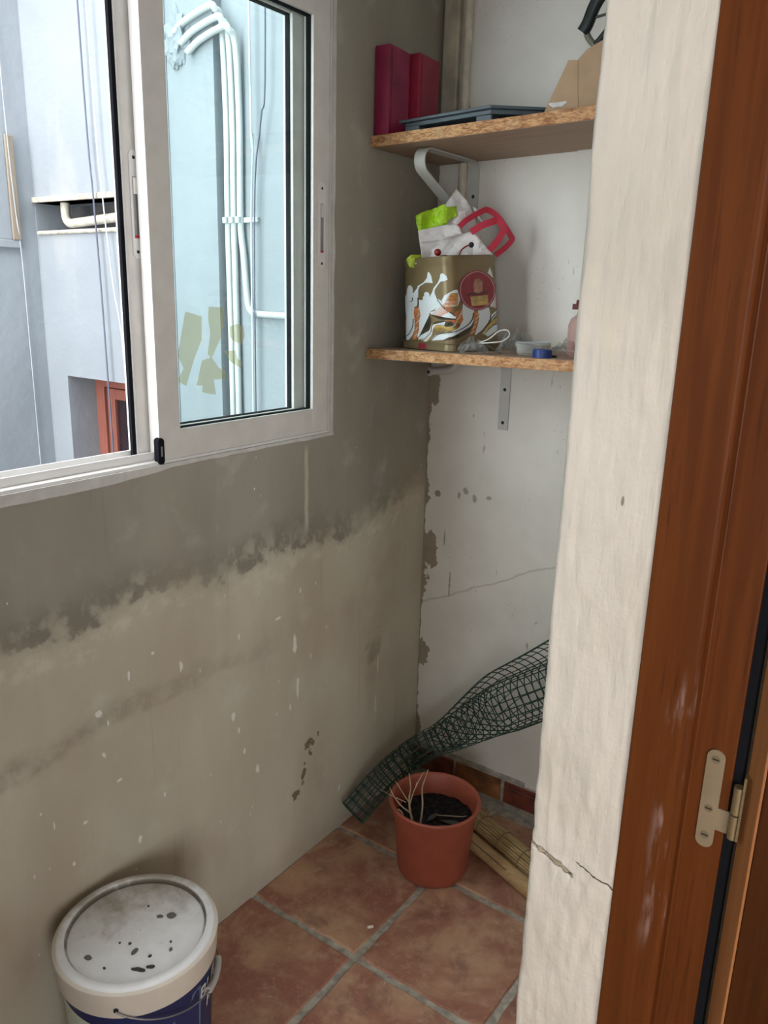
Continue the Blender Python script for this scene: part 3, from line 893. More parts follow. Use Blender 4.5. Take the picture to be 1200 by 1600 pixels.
# old tape residue on the front pane
def tape(poly, k):
    G().prism(poly, lambda u, v, d: (d, u, v), xmf + 0.0018, xmf + 0.0024 + k * 0.0002).obj('tape_residue', M['tape'], front)
def zoomwin(pts):   # outline measured on the pane: metres along the wall and up
    return [(1.054 + (x - 90) * (1.458 - 1.054) / 830.0, 1.232 + (1545 - y - (x - 90) * 0.11) * 0.00034) for x, y in pts]
tape(zoomwin([(160, 885), (245, 905), (240, 1040), (195, 1160), (150, 1312), (105, 1285), (140, 1210), (112, 1140), (140, 990)]), 0)
tape(zoomwin([(285, 845), (370, 840), (368, 930), (350, 1010), (330, 1060), (290, 1150), (272, 1120), (290, 1000), (280, 920)]), 1)
tape(zoomwin([(400, 950), (440, 930), (480, 940), (490, 1000), (465, 1050), (420, 1035), (400, 1000)]), 2)
tape(zoomwin([(240, 1160), (290, 1140), (330, 1200), (370, 1220), (365, 1270), (300, 1275), (310, 1365), (270, 1360), (235, 1350), (240, 1310), (205, 1310)]), 3)
tape(zoomwin([(365, 1100), (430, 1090), (440, 1140), (470, 1170), (460, 1200), (400, 1160)]), 4)

# ------------------------------------------------------------------ light well
WX = -1.88
WYB = 1.95
ywel = lambda u, v, d: (u, d, v)
g = G().holed(WX, -1.06, -1.2, WELL_TOP, [(WX + 0.005, -1.18, 1.697, 1.806), (-1.745, -1.16, 0.30, 1.135)], ywel, WYB, WYB + 0.165)
g.holed(-1.06, -0.84, -1.2, WELL_TOP, [], ywel, WYB + 0.004, WYB + 0.165)
g.holed(-0.84, -0.095, -1.2, WELL_TOP, [], ywel, WYB + 0.042, WYB + 0.165)
ww = g.obj('wall_well_back', M['well'])
tag(ww, kind='structure')
# plaster strip with a step, right of the niche
G().box(-1.10, -1.065, WYB - 0.022, WYB + 0.01, 1.70, WELL_TOP).obj('raised_render', M['well'], ww, bevel=0.004)
G().box(-1.88, -1.16, WYB + 0.1649, WYB + 0.19, 0.2, 2.0).obj('niche_back', M['well_dark'], ww)
G().box(WX, -1.17, WYB - 0.012, WYB + 0.10, 1.806, 1.826).obj('niche_lintel', M['well_cream'], ww, bevel=0.002)
G().tube([(WX + 0.02, WYB - 0.004, 1.692), (-1.6, WYB - 0.006, 1.694), (-1.17, WYB - 0.004, 1.697)], 0.008, 8).obj('niche_sill', M['well_cream'], ww, smooth=60)
g = G().box(WX - 0.15, WX, -1.2, WYB + 0.165, -1.2, WELL_TOP)
wo = g.obj('wall_well_opposite', M['well'])
tag(wo, kind='structure')
tag(G().box(WX, -0.095, -1.35, -1.2, -1.2, 0.5).obj('wall_well_front', M['well']), kind='structure')  # unseen side kept low, an added opening for sky light
tag(G().box(WX, -0.095, -1.2, WYB + 0.165, -1.3, -1.2).obj('floor_well', M['plain']), kind='structure')

# deep-set red-brown window in the well
w2 = struct_root('window_2', 'red-brown wooden window set deep in the light well wall')
yf = WYB + 0.128
for a, c, e, f_, nm in ((-1.745, -1.69, 0.30, 1.135, 'frame_stile'), (-1.215, -1.16, 0.30, 1.135, 'frame_stile'), (-1.69, -1.215, 1.085, 1.135, 'frame_head'), (-1.69, -1.215, 0.30, 0.35, 'frame_sill')):
    G().box(a, c, yf, yf + 0.034, e, f_).obj(nm, M['redwood'], w2, bevel=0.004)
for a, c, e, f_, nm in ((-1.683, -1.632, 0.355, 1.08, 'casement_stile'), (-1.273, -1.222, 0.355, 1.08, 'casement_stile'), (-1.632, -1.273, 1.035, 1.08, 'casement_rail'), (-1.632, -1.273, 0.355, 0.41, 'casement_rail')):
    G().box(a, c, yf + 0.008, yf + 0.034, e, f_).obj(nm, M['redwood'], w2, bevel=0.004)
G().box(-1.632, -1.273, yf + 0.022, yf + 0.026, 0.41, 1.035).obj('pane', M['darkglass'], w2)
# board beside the corner on the opposite wall
w3 = struct_root('window_3', 'weathered wooden board window on the light well wall')
G().box(WX, WX + 0.02, 1.838, 1.872, 1.66, 2.04).obj('frame_stile', M['shutter'], w3, bevel=0.003)
G().box(WX, WX + 0.012, 1.45, 1.838, 1.66, 2.04).obj('panel', M['well'], w3, bevel=0.003)
G().box(WX, WX + 0.016, 1.44, 1.872, 1.63, 1.66).obj('frame_sill', M['well'], w3, bevel=0.003)

# ================================================================== THINGS IN THE LIGHT WELL
def pipe(name, pts, r, mat, label, cat='pipe', n=10, group=None, sm=True):
    o = G().tube(pts, r, n).obj(name, mat, smooth=50 if sm else None)
    return tag(o, label, cat, group)
yy = WYB + 0.045
pipe('drain_pipe', smoothpath([(-1.742, yy, 1.806), (-1.742, yy, 1.768), (-1.735, yy, 1.742), (-1.705, yy - 0.005, 1.729), (-1.66, yy - 0.006, 1.730), (-1.4, yy - 0.006, 1.744), (-1.185, yy - 0.006, 1.756)], 5), 0.0175, M['pipe'],
     'cream pipe with an elbow inside the light well niche', n=14)
yp = WYB + 0.026
for k, (xa, zt, lab) in enumerate(((-0.815, 2.335, 'left'), (-0.787, 2.30, 'middle'), (-0.757, 2.27, 'right'))):
    xs = -0.90 - 0.03 * (2 - k)
    pts = [(xs - 0.04, yp - 0.038, zt - 0.05), (xs + 0.02, yp - 0.038, zt - 0.022), (xa - 0.02, yp - 0.038, zt), (xa, yp - 0.034, zt - 0.01), (xa + 0.004, yp - 0.010, zt - 0.05), (xa + 0.004, yp, 2.0), (xa, yp, 1.72)]
    if k == 2:
        pts += [(xa + 0.012, yp, 1.6), (-0.732, yp, 1.47), (-0.718, yp, 1.430), (-0.68, yp, 1.420), (-0.5, yp, 1.418), (-0.1, yp, 1.416)]
    else:
        pts += [(xa + 0.004, yp, 1.2), (xa + 0.006, yp, 0.2)]
    pipe('water_pipe', smoothpath(pts, 5), 0.0105, M['pipe_w'], ('leftmost thin white pipe seen behind the glass', 'middle thin white pipe seen behind the glass', 'thin white pipe behind the glass that turns sideways')[k], group='white pipes in the light well')
# clamp bar
c = thing('pipe_clamp', 'white clamp bar holding the three pipes behind the glass', 'clamp', (-0.77, yp, 1.715))
G().box(-0.075, 0.085, 0.004, 0.016, -0.008, 0.008).obj('bar', M['pipe_w'], c, bevel=0.002)
for dx in (-0.045, -0.017, 0.013):
    G().tube([(dx, -0.012 + 0.018 * (1 - math.cos(a)) * 0, -0.009) for a in (0,)] + [(dx, -0.0125, 0.009)], 0.009, 8).obj('clip', M['pipe_w'], c, smooth=50)
# rough mortar lump where the pipes leave the wall
bm = bmesh.new()
bmesh.ops.create_icosphere(bm, subdivisions=4, radius=1.0)
for v in bm.verts:
    nn = noise.noise(v.co * 2.2) * 0.35 + noise.noise(v.co * 6) * 0.18
    v.co = Vector((v.co.x * 0.058, v.co.y * 0.030, v.co.z * 0.082)) * (1 + nn)
me = bpy.data.meshes.new('mortar_lump')
bm.to_mesh(me)
bm.free()
me.materials.append(M['well'])
o = bpy.data.objects.new('mortar_lump', me)
COL.objects.link(o)
o.location = (-1.0, WYB + 0.008, 2.27)
tag(o, 'rough lump of pale mortar where the pipes enter the well wall', 'mortar')
# cords
def cord(pts, r, mat, label, group=None):
    tag(G().tube(smoothpath(pts, 5), r, 6).obj('hanging_cord', mat, smooth=60), label, 'cord', group)
cord([(-1.455, WYB - 0.05, WELL_TOP - 0.05), (-1.468, WYB - 0.03, 2.2), (-1.455, WYB - 0.028, 1.8), (-1.44, WYB - 0.028, 1.3), (-1.42, WYB - 0.03, 0.0)], 0.0035, M['cord'], 'dark grey cord hanging down in front of the niche')
cord([(-1.42, WYB - 0.05, WELL_TOP - 0.05), (-1.418, WYB - 0.03, 2.2), (-1.40, WYB - 0.028, 1.8), (-1.37, WYB - 0.028, 1.5), (-1.33, WYB - 0.028, 1.2), (-1.32, WYB - 0.03, 0.2)], 0.0026, M['cordw'], 'thin white cord hanging beside the dark grey one')
cord([(-0.685, WYB + 0.0105, WELL_TOP), (-0.688, WYB + 0.0105, 2.1), (-0.68, WYB + 0.0105, 1.95), (-0.694, WYB + 0.0105, 1.6), (-0.70, WYB + 0.0105, 0.3)], 0.0034, M['pipe_w'], 'pale cable running straight down behind the glass')
cord([(-0.612, WYB + 0.0105, WELL_TOP), (-0.622, WYB + 0.0105, 2.25), (-0.645, WYB + 0.0105, 2.0), (-0.68, WYB + 0.0105, 1.68), (-0.688, WYB + 0.0105, 0.3)], 0.0025, M['cord'], 'thin grey cable slanting to meet the pale one behind the glass')
cord([(WX + 0.012, 1.845, WELL_TOP), (WX + 0.012, 1.85, 2.3), (WX + 0.028, 1.842, 2.05), (WX + 0.026, 1.85, 1.8), (WX + 0.014, 1.868, 1.6), (WX + 0.010, 1.872, 1.2), (WX + 0.010, 1.872, 0.0)], 0.0022, M['cordg'], 'white cable clipped down the wall beside the wooden board')

# ================================================================== SHELVES
def bracket(parent, x, wall_len, reach, zs_, brace):
    """bent flat steel: wall leg, arm under the board and optional looped brace"""
    yw = YB - 0.0022
    ar = []
    ar += [(x, yw, zs_ - wall_len), (x, yw, zs_ - 0.035)]
    for k in range(7):
        a = PI / 2 * k / 6
        ar.append((x, yw - 0.028 * (1 - math.cos(a)), zs_ - 0.030 + 0.028 * math.sin(a)))
    ar.append((x, yw - reach, zs_ - 0.002))
    if brace:
        r_ = 0.028
        cy_, cz_ = yw - reach, zs_ - 0.002 - r_
        for k in range(1, 10):
            a = PI / 2 + math.radians(152) * k / 9
            ar.append((x, cy_ + r_ * math.cos(a), cz_ + r_ * math.sin(a)))
        ar.append((x, yw - 0.006, zs_ - wall_len + 0.02))
    G().strip(ar, (1, 0, 0), 0.030, 0.0035).obj('bracket', M['steel'], parent, smooth=30)
    for zz in (0.04 + 0.045, wall_len - 0.02):
        q = G().lathe([(0.0, 0.0), (0.0048, 0.0)], 14)
        G().add([(x + a, yw - 0.0022, zs_ - zz + b_) for a, b_, c_ in q.v], q.f).obj('screw_hole', M['dot'], parent)

def shelf(name, label, z0, z1, tilt, bx_, wall_len, brace):
    t = thing(name, label, 'shelf')
    n = 60
    g = G()
    # core with ragged front edge
    fr = [(0.002 + (X0 - 0.004) * k / n, 1.66 + 0.0022 * noise.noise((k * 0.9, z0 * 7, 0))) for k in range(n + 1)]
    poly = fr + [(X0 - 0.002, YB - 0.010), (0.398, YB - 0.010), (0.396, YB - 0.0015), (0.002, YB - 0.0015)]
    g.prism(poly, lambda u, v, d: (u, v, d + tilt * u), z0 + 0.0008, z1 - 0.0008)
    g.obj('board', M['osb'], t)
    inner = [(0.0022, 1.6635), (X0 - 0.0025, 1.6635), (X0 - 0.0025, YB - 0.010), (0.398, YB - 0.010), (0.396, YB - 0.0015), (0.0022, YB - 0.0015)]
    G().prism(inner, lambda u, v, d: (u, v, d + tilt * u), z0, z0 + 0.001).obj('bottom_face', M['lam'], t)
    G().prism(inner, lambda u, v, d: (u, v, d + tilt * u), z1 - 0.001, z1).obj('top_face', M['lam'], t)
    bracket(t, bx_, wall_len, 0.235, z0 - 0.0003 + tilt * bx_, brace)
    bracket(t, 0.72, wall_len, 0.235, z0 - 0.0003 + tilt * 0.72 - 0.0 if False else z0 + tilt * 0.72 - 0.0003, brace) if False else None
    return t
S2B, S2T, S1B, S1T = 1.832, 1.858, 1.336, 1.361
TILT2, TILT1 = 0.022, 0.014
sh2 = shelf('wall_shelf', 'upper chipboard wall shelf holding magenta boxes and cardboard', S2B, S2T, TILT2, 0.114, 0.19, True)
sh1 = shelf('wall_shelf', 'lower chipboard wall shelf under the gold tin', S1B, S1T, TILT1, 0.244, 0.195, False)

# old pipe and trunking in the corner
tag(G().box(0.012, 0.058, YB - 0.022, YB - 0.001, S2T + 0.004, 2.499).obj('pipe_trunking', M['trunk'], bevel=0.004), 'flat peeling cream strip in the corner above the upper shelf', 'trunking')
tag(G().tube([(0.080, YB - 0.013, S2T + 0.003), (0.080, YB - 0.013, 2.499)], 0.0115, 12).obj('corner_pipe', M['pipe'], smooth=50), 'slim cream pipe running up the corner above the upper shelf', 'pipe')
tag(G().tube([(0.085, YB - 0.013, S1T + 0.003), (0.085, YB - 0.013, S2B - 0.001)], 0.0115, 12).obj('corner_pipe', M['pipe'], smooth=50), 'slim cream pipe between the two shelves behind the paper bag', 'pipe')
e = thing('pipe_elbow', 'capped white pipe elbow under the lower shelf in the corner', 'pipe', (0, 0, 0))
G().tube(smoothpath([(0.105, YB - 0.022, S1B - 0.002), (0.103, YB - 0.026, S1B - 0.022), (0.09, YB - 0.03, S1B - 0.036), (0.07, YB - 0.034, S1B - 0.042), (0.035, YB - 0.045, S1B - 0.046)], 5), 0.0105, 12).obj('bend', M['steel'], e, smooth=50)
G().tube([(0.035, YB - 0.045, S1B - 0.046), (0.026, YB - 0.048, S1B - 0.047)], 0.0135, 12).obj('cap', M['steel'], e, smooth=40)
G().tube([(0.034, YB - 0.062, S1B - 0.047), (0.032, YB - 0.058, S1B - 0.047)], 0.0045, 10).obj('screw', M['dot'], e)

# ================================================================== UPPER SHELF THINGS
def upz(x):
    return S2T + TILT2 * x
def carton(name, label, x0, x1, y0, y1, z0, z1, mat):
    t = thing(name, label, 'box', (0, 0, 0))
    g = G()
    # slightly bowed spine and slack top edge
    n = 8
    prof = [(x0 + (x1 - x0) * k / n, y0 - 0.004 * math.sin(PI * k / n)) for k in range(n + 1)] + [(x1, y1), (x0, y1)]
    m_ = len(prof)
    vs_ = [(u, v, z0) for u, v in prof]
    vs_ += [(u, v, z1 + 0.004 * math.sin(7 * u / (x1 - x0)) * 0.6 - 0.003 * (v > y0 + 0.02)) for u, v in prof]
    fs = [tuple(range(m_)), tuple(range(2 * m_ - 1, m_ - 1, -1))] + [(i, i + m_, (i + 1) % m_ + m_, (i + 1) % m_) for i in range(m_)]
    g.add(vs_, fs).obj('body', mat, t, bevel=0.002)
    G().box(x1 - 0.0005, x1 + 0.0012, y0 + 0.010, y0 + 0.014, z0 + 0.002, z1 - 0.004).obj('fold', mat, t)
    return t
carton('card_box', 'taller dark magenta box standing at the left end of the upper shelf', 0.004, 0.046, 1.668, 1.752, upz(0.02) + 0.0006, 2.049, M['magenta'])
carton('card_box', 'shorter crimson box standing behind the taller magenta one', 0.006, 0.060, 1.772, 1.862, upz(0.03) + 0.0006, 2.052, M['magenta2'])

tr = thing('flat_tray', 'flat slate blue plastic tray on stub feet lying on the upper shelf', 'tray')
zt = upz(0.2) + 0.028
poly = [(0.055, 1.700), (0.312, 1.676), (0.405, 1.765), (0.392, 1.90), (0.09, 1.93), (0.068, 1.80)]
G().prism(poly, lambda u, v, d: (u, v, d + 0.02 * (u - 0.05)), zt - 0.004, zt + 0.002).obj('top_plate', M['slate'], tr, bevel=0.001)
cx_, cy_ = 0.23, 1.80
G().prism([(cx_ + (u - cx_) * 0.93, cy_ + (v - cy_) * 0.9) for u, v in poly], lambda u, v, d: (u, v, d + 0.02 * (u - 0.05)), zt - 0.013, zt - 0.004).obj('under_rim', M['slate'], tr, bevel=0.001)
for fx, fy in ((0.088, 1.722), (0.285, 1.712), (0.36, 1.86), (0.12, 1.895)):
    G().box(fx - 0.020, fx + 0.020, fy - 0.016, fy + 0.016, upz(fx) + 0.0005, zt - 0.010 + 0.02 * (fx - 0.05)).obj('foot', M['slate'], tr, bevel=0.003)

cb = thing('cardboard_box', 'torn brown cardboard box on the upper shelf beside the pier', 'box')
zb = upz(0.5) + 0.0015
poly = [(0.425, zb), (0.474, 1.969), (0.494, 1.967), (0.512, 1.984), (0.545, 1.997), (0.60, 2.03), (0.74, 2.03), (0.75, zb + 0.005)]
G().prism(poly, lambda u, v, d: (u, d, v), 1.700, 1.7035).obj('front_panel', M['card'], cb)
G().prism([(0.44, zb), (0.50, 1.93), (0.74, 1.95), (0.75, zb + 0.005)], lambda u, v, d: (u, d, v), 1.90, 1.9035).obj('back_panel', M['card'], cb)
G().prism([(1.7035, 2.03), (1.90, 1.95), (1.90, zb + 0.005), (1.7035, zb + 0.005)], lambda u, v, d: (d, u, v), 0.735, 0.7385).obj('side_panel', M['card'], cb)
G().box(0.45, 0.735, 1.7035, 1.90, zb + 0.003, zb + 0.006).obj('bottom', M['card'], cb)
G().strip([(0.503, 1.6995, zb + 0.004), (0.499, 1.6995, 1.91), (0.494, 1.6995, 1.965)], (1, 0, 0), 0.0025, 0.0012).obj('crease', M['card'], cb)
q = [(0.452 + 0.018 * math.cos(a) * (1 + 0.3 * math.sin(3 * a)), zb + 0.017 + 0.007 * math.sin(a) * (1 + 0.4 * math.cos(2 * a))) for a in [2 * PI * k / 18 for k in range(18)]]
G().prism(q, lambda u, v, d: (u + 0.006, d, v), 1.6985, 1.7).obj('torn_patch', M['putty'], cb)

tl = thing('tool_handle', 'dark green looped tool handle sticking out of the cardboard box', 'tool')
yt = 1.745
G().tube(smoothpath([(0.60, yt, 2.125), (0.555, yt, 2.118), (0.520, yt, 2.098), (0.502, yt, 2.075), (0.490, yt, 2.045), (0.480, yt, 2.030)], 5), [0.013] * 26, 12).obj('grip', M['dkgreen'], tl, smooth=60)
G().tube(smoothpath([(0.486, yt + 0.004, 2.034), (0.492, yt + 0.004, 2.020), (0.505, yt + 0.004, 2.006), (0.513, yt + 0.004, 2.004)], 5), 0.0065, 10).obj('lower_bow', M['olive'], tl, smooth=60)
G().tube(smoothpath([(0.510, yt, 2.003), (0.522, yt, 2.014), (0.535, yt, 2.030), (0.545, yt, 2.055), (0.552, yt, 2.10)], 5), 0.0065, 10).obj('rear_bow', M['dkgreen'], tl, smooth=60)
G().tube([(0.492, yt, 2.052), (0.545, yt, 2.058)], 0.0028, 8).obj('rod', M['dkgreen'], tl, smooth=60)
G().tube([(0.55, yt, 2.11), (0.56, yt + 0.02, 1.89)], 0.006, 8).obj('shank', M['dkgreen'], tl, smooth=60)

# ================================================================== GOLD TIN AND PAPER BAG
def lowz(x):
    return S1T + TILT1 * x
TH = math.radians(14.5)
SIDE = 0.173
eL = Vector((-math.cos(TH), math.sin(TH), 0))     # along the left face, away from the front corner
eR = Vector((math.sin(TH), math.cos(TH), 0))      # along the right face
P0 = Vector((0.2285, 1.700, 0))
ctr = P0 + (eL + eR) * SIDE / 2
tz = lowz(ctr.x) + 0.0008
tin = thing('gold_tin', 'square bronze gold tin printed with white trumpeting angels on the lower shelf', 'tin', (ctr.x, ctr.y, tz))
# local frame: perimeter coordinate u runs from the far end of the left face to the far end of the right face
RC = 0.026
def perim(hs, r, nc=8):
    """closed rounded square, local axes a=-eL (towards front corner on left face) , b=eR"""
    out = []
    for cx, cy, a in ((hs - r, -hs + r, -PI / 2), (hs - r, hs - r, 0), (-hs + r, hs - r, PI / 2), (-hs + r, -hs + r, PI)):
        for k in range(nc + 1):
            b_ = a + PI / 2 * k / nc
            out.append((cx + r * math.cos(b_), cy + r * math.sin(b_)))
    return out
A_ = -eL      # +a: to the right along the left face
B_ = eR       # +b: away, along the right face
tlean = math.radians(-4.5)
right_v = Vector((math.cos(yaw), math.sin(yaw), 0))
fwd_v = Vector((-math.sin(yaw), math.cos(yaw), 0))
LEAN = Matrix.Rotation(tlean, 3, fwd_v)
piv = A_ * (SIDE / 2) * 0 + (-B_) * 0 + (A_ * 0.5 - B_ * 0.0) * 0
HT = 0.211
def t3(a, b, h, lean=True):
    p = A_ * a + B_ * b + Vector((0, 0, h))
    if lean:
        pv = -right_v * (SIDE * 0.62) + Vector((0, 0, 0.0))
        p = LEAN @ (p - pv) + pv
        p.z += 0.006
    return p
HS = SIDE / 2
g = G()
hs_prof = [(HS + 0.0035, 0.004), (HS + 0.0035, 0.03), (HS, HT - 0.030), (HS - 0.0012, HT - 0.024), (HS - 0.0012, HT - 0.020), (HS + 0.0004, HT - 0.014), (HS + 0.0004, HT - 0.002), (HS - 0.001, HT), (HS - 0.0025, HT), (HS - 0.0025, 0.010)]
loops = [perim(h_, RC) for h_, z_ in hs_prof]
m_ = len(loops[0])
vs_ = [t3(a, b, hs_prof[i][1]) for i in range(len(loops)) for a, b in loops[i]]
fs = []
for i in range(len(loops) - 1):
    for k in range(m_):
        k2 = (k + 1) % m_
        fs.append((i * m_ + k, i * m_ + k2, (i + 1) * m_ + k2, (i + 1) * m_ + k))
fs.append(tuple(range(m_)))
fs.append(tuple((len(loops) - 1) * m_ + k for k in range(m_)))
g.add(vs_, fs).obj('body', M['gold'], tin, smooth=35)
g = G()
lp = [(HS + 0.007, 0.0), (HS + 0.0090, 0.002), (HS + 0.0090, 0.0175), (HS + 0.0100, 0.019), (HS + 0.0094, 0.0205), (HS + 0.0076, 0.0205), (HS + 0.0072, 0.004)]
loops = [perim(h_, RC) for h_, z_ in lp]
vs_ = [t3(a, b, lp[i][1], False) for i in range(len(loops)) for a, b in loops[i]]
fs = []
for i in range(len(loops) - 1):
    for k in range(m_):
        k2 = (k + 1) % m_
        fs.append((i * m_ + k, i * m_ + k2, (i + 1) * m_ + k2, (i + 1) * m_ + k))
fs += [tuple(range(m_)), tuple((len(loops) - 1) * m_ + k for k in range(m_))]
g.add(vs_, fs).obj('lid', M['gold_dk'], tin, smooth=35)
# flat print wrapped on the two visible faces
def wrap(u, v, off):
    """u: metres along the perimeter from the left end of the left face; v: height fraction"""
    h = 0.012 + v * (HT - 0.036)
    hs_ = HS + 0.0035 * min(1.0, max(0.0, (HT - 0.03 - h) / (HT - 0.06))) + off
    s = SIDE - RC
    arc = RC * PI / 2
    cc = hs_ - RC
    k_ = cc / (HS - RC)
    if u < RC:
        an = -PI / 2 - (RC - u) / RC
        return t3(-cc + RC * math.cos(an), -cc + RC * math.sin(an), h)
    if u < s:
        return t3((-HS + u) * k_, -hs_, h)
    if u < s + arc:
        an = -PI / 2 + (u - s) / RC
        return t3(cc + RC * math.cos(an), -cc + RC * math.sin(an), h)
    b_ = -HS + RC + (u - s - arc)
    if b_ > HS - RC:
        an = (b_ - HS + RC) / RC
        return t3(cc + RC * math.cos(an), cc + RC * math.sin(an), h)
    return t3(hs_, b_ * k_, h)
UTOT = 2 * (SIDE - RC) + RC * PI / 2
def art(x, y):
    """artwork sheet units (1200 x 1080) to perimeter metres and height fraction"""
    if x < 520:
        u = (x - 75) / (520 - 75) * (SIDE - RC * 1.0)
    elif x < 640:
        u = SIDE - RC + (x - 520) / 120 * RC * PI / 2
    else:
        xr = 960 + (y - 200) * 0.09
        u = SIDE - RC + RC * PI / 2 + (x - 640) / (xr - 640) * (SIDE - RC)
    bot = 945 + min(x - 75, 480) * 0.055 - max(0, x - 600) * 0.12
    top = 225 - (x - 75) * 0.10 if x < 600 else 172 - (x - 600) * 0.13
    return min(max(u, 0.002), UTOT - 0.002), (bot - y) / (bot - top)
def printed(name, poly, mat, lvl):
    bm = bmesh.new()
    vv = [bm.verts.new((*art(x, y), 0)) for x, y in poly]
    f = bm.faces.new(vv)
    bmesh.ops.triangulate(bm, faces=[f])
    for k in range(0, 10):
        u_ = SIDE - RC + RC * PI / 2 * k / 9
        bmesh.ops.bisect_plane(bm, geom=bm.verts[:] + bm.edges[:] + bm.faces[:], plane_co=(u_, 0, 0), plane_no=(1, 0, 0))
    for u_ in (0.006, 0.013, 0.020, RC, UTOT - RC, UTOT - 0.018, UTOT - 0.010):
        bmesh.ops.bisect_plane(bm, geom=bm.verts[:] + bm.edges[:] + bm.faces[:], plane_co=(u_, 0, 0), plane_no=(1, 0, 0))
    for k in range(1, 6):
        bmesh.ops.bisect_plane(bm, geom=bm.verts[:] + bm.edges[:] + bm.faces[:], plane_co=(0, k * 0.17, 0), plane_no=(0, 1, 0))
    bmesh.ops.recalc_face_normals(bm, faces=bm.faces)
    g = G()
    bm.verts.index_update()
    g.add([wrap(v.co.x, v.co.y, 0.00025 + 0.00016 * lvl) for v in bm.verts], [tuple(v.index for v in f.verts) for f in bm.faces])
    bm.free()
    return g.obj(name, mat, tin)
def curve_band(pts, w0, w1):
    """outline of a tapering stroke through sheet points"""
    P = smoothpath([(x, y, 0) for x, y in pts], 5)
    L_, R_ = [], []
    for i, p in enumerate(P):
        t = (P[min(i + 1, len(P) - 1)] - P[max(i - 1, 0)]).normalized()
        n_ = Vector((-t.y, t.x, 0))
        w_ = (w0 + (w1 - w0) * i / (len(P) - 1)) / 2
        L_.append((p.x + n_.x * w_, p.y + n_.y * w_))
        R_.append((p.x - n_.x * w_, p.y - n_.y * w_))
    return L_ + R_[::-1]
ANG1 = [(85, 465), (105, 460), (125, 500), (140, 460), (148, 410), (165, 380), (190, 378), (208, 400), (212, 430), (205, 450), (215, 455), (262, 400), (262, 385), (330, 345), (365, 300), (375, 242), (388, 240), (410, 275), (425, 355), (395, 348), (345, 350), (285, 388), (270, 420), (268, 480), (270, 540), (255, 585), (225, 605), (218, 660), (225, 760), (222, 840), (200, 890), (160, 935), (112, 938), (110, 880), (118, 800), (128, 690), (100, 600), (90, 540)]
ANG2 = [(275, 520), (300, 530), (318, 520), (318, 495), (335, 480), (330, 460), (350, 443), (378, 448), (390, 475), (388, 500), (420, 440), (432, 405), (480, 345), (500, 300), (508, 258), (530, 250), (560, 280), (568, 318), (545, 330), (505, 338), (480, 370), (445, 420), (442, 460), (465, 520), (468, 580), (440, 625), (400, 645), (382, 670), (375, 730), (385, 800), (370, 860), (330, 920), (262, 940), (250, 900), (270, 840), (275, 740), (290, 680), (275, 600)]
ANG3 = [(680, 560), (760, 590), (770, 660), (762, 760), (720, 850), (640, 910), (560, 925), (520, 950), (400, 955), (395, 940), (440, 895), (560, 880), (640, 830), (680, 740), (672, 650)]
ANG4 = [(800, 630), (890, 600), (905, 680), (890, 760), (840, 850), (800, 900), (775, 905), (800, 800), (810, 720)]
SW1 = curve_band([(320, 955), (385, 880), (405, 815), (450, 770), (520, 765), (580, 770), (588, 800), (560, 808)], 40, 14)
SW2 = curve_band([(870, 905), (930, 850), (980, 800), (1010, 790)], 60, 70)
SW3 = curve_band([(905, 740), (930, 690), (975, 650), (1000, 655)], 30, 45)
printed('angel_print', ANG1, M['pr_white'], 2)
printed('angel_print', ANG2, M['pr_white'], 3)
# feathered wings and drapery fields underneath
printed('wing_print', [(225, 610), (285, 590), (290, 680), (270, 760), (270, 840), (240, 930), (190, 935), (225, 840), (228, 760), (215, 680)], M['pr_orange'], 1)
printed('wing_print', [(390, 655), (440, 640), (470, 560), (470, 515), (500, 530), (530, 620), (620, 705), (615, 735), (540, 735), (480, 705), (400, 680)], M['pr_white'], 4)
printed('wing_print', [(510, 535), (540, 480), (610, 425), (640, 420), (660, 520), (640, 590), (600, 600), (540, 600), (512, 580)], M['pr_white'], 1)
printed('wing_print', [(580, 690), (640, 640), (680, 620), (685, 740), (640, 830), (600, 830), (560, 800), (590, 770), (540, 745)], M['pr_orange'], 1)
printed('wing_print', [(900, 590), (940, 420), (960, 430), (985, 560), (1008, 620), (930, 600)], M['pr_white'], 1)
printed('wing_print', [(765, 650), (810, 640), (812, 720), (800, 800), (780, 890), (735, 900), (765, 770)], M['pr_orange'], 1)
printed('wing_print', [(90, 780), (118, 690), (130, 700), (120, 860), (108, 900), (100, 850)], M['pr_orange'], 3)
printed('drapery_print', ANG3, M['pr_white'], 2)
printed('drapery_print', ANG4, M['pr_white'], 2)
printed('drapery_print', curve_band([(300, 955), (370, 900), (390, 830), (440, 790), (540, 810), (600, 840), (690, 790)], 70, 26), M['pr_ochre'], 1)
for s_, lv in ((SW1, 4), (SW2, 2), (SW3, 2)):
    printed('swirl_print', s_, M['pr_white'], lv)
printed('swirl_print', curve_band([(850, 900), (910, 800), (960, 740), (1005, 720)], 26, 40), M['pr_ochre'], 1)
printed('trumpet_print', [(868, 228), (885, 160), (915, 278), (880, 238)], M['pr_white'], 1)
printed('trumpet_print', curve_band([(935, 330), (948, 250), (962, 180)], 8, 16), M['pr_white'], 1)
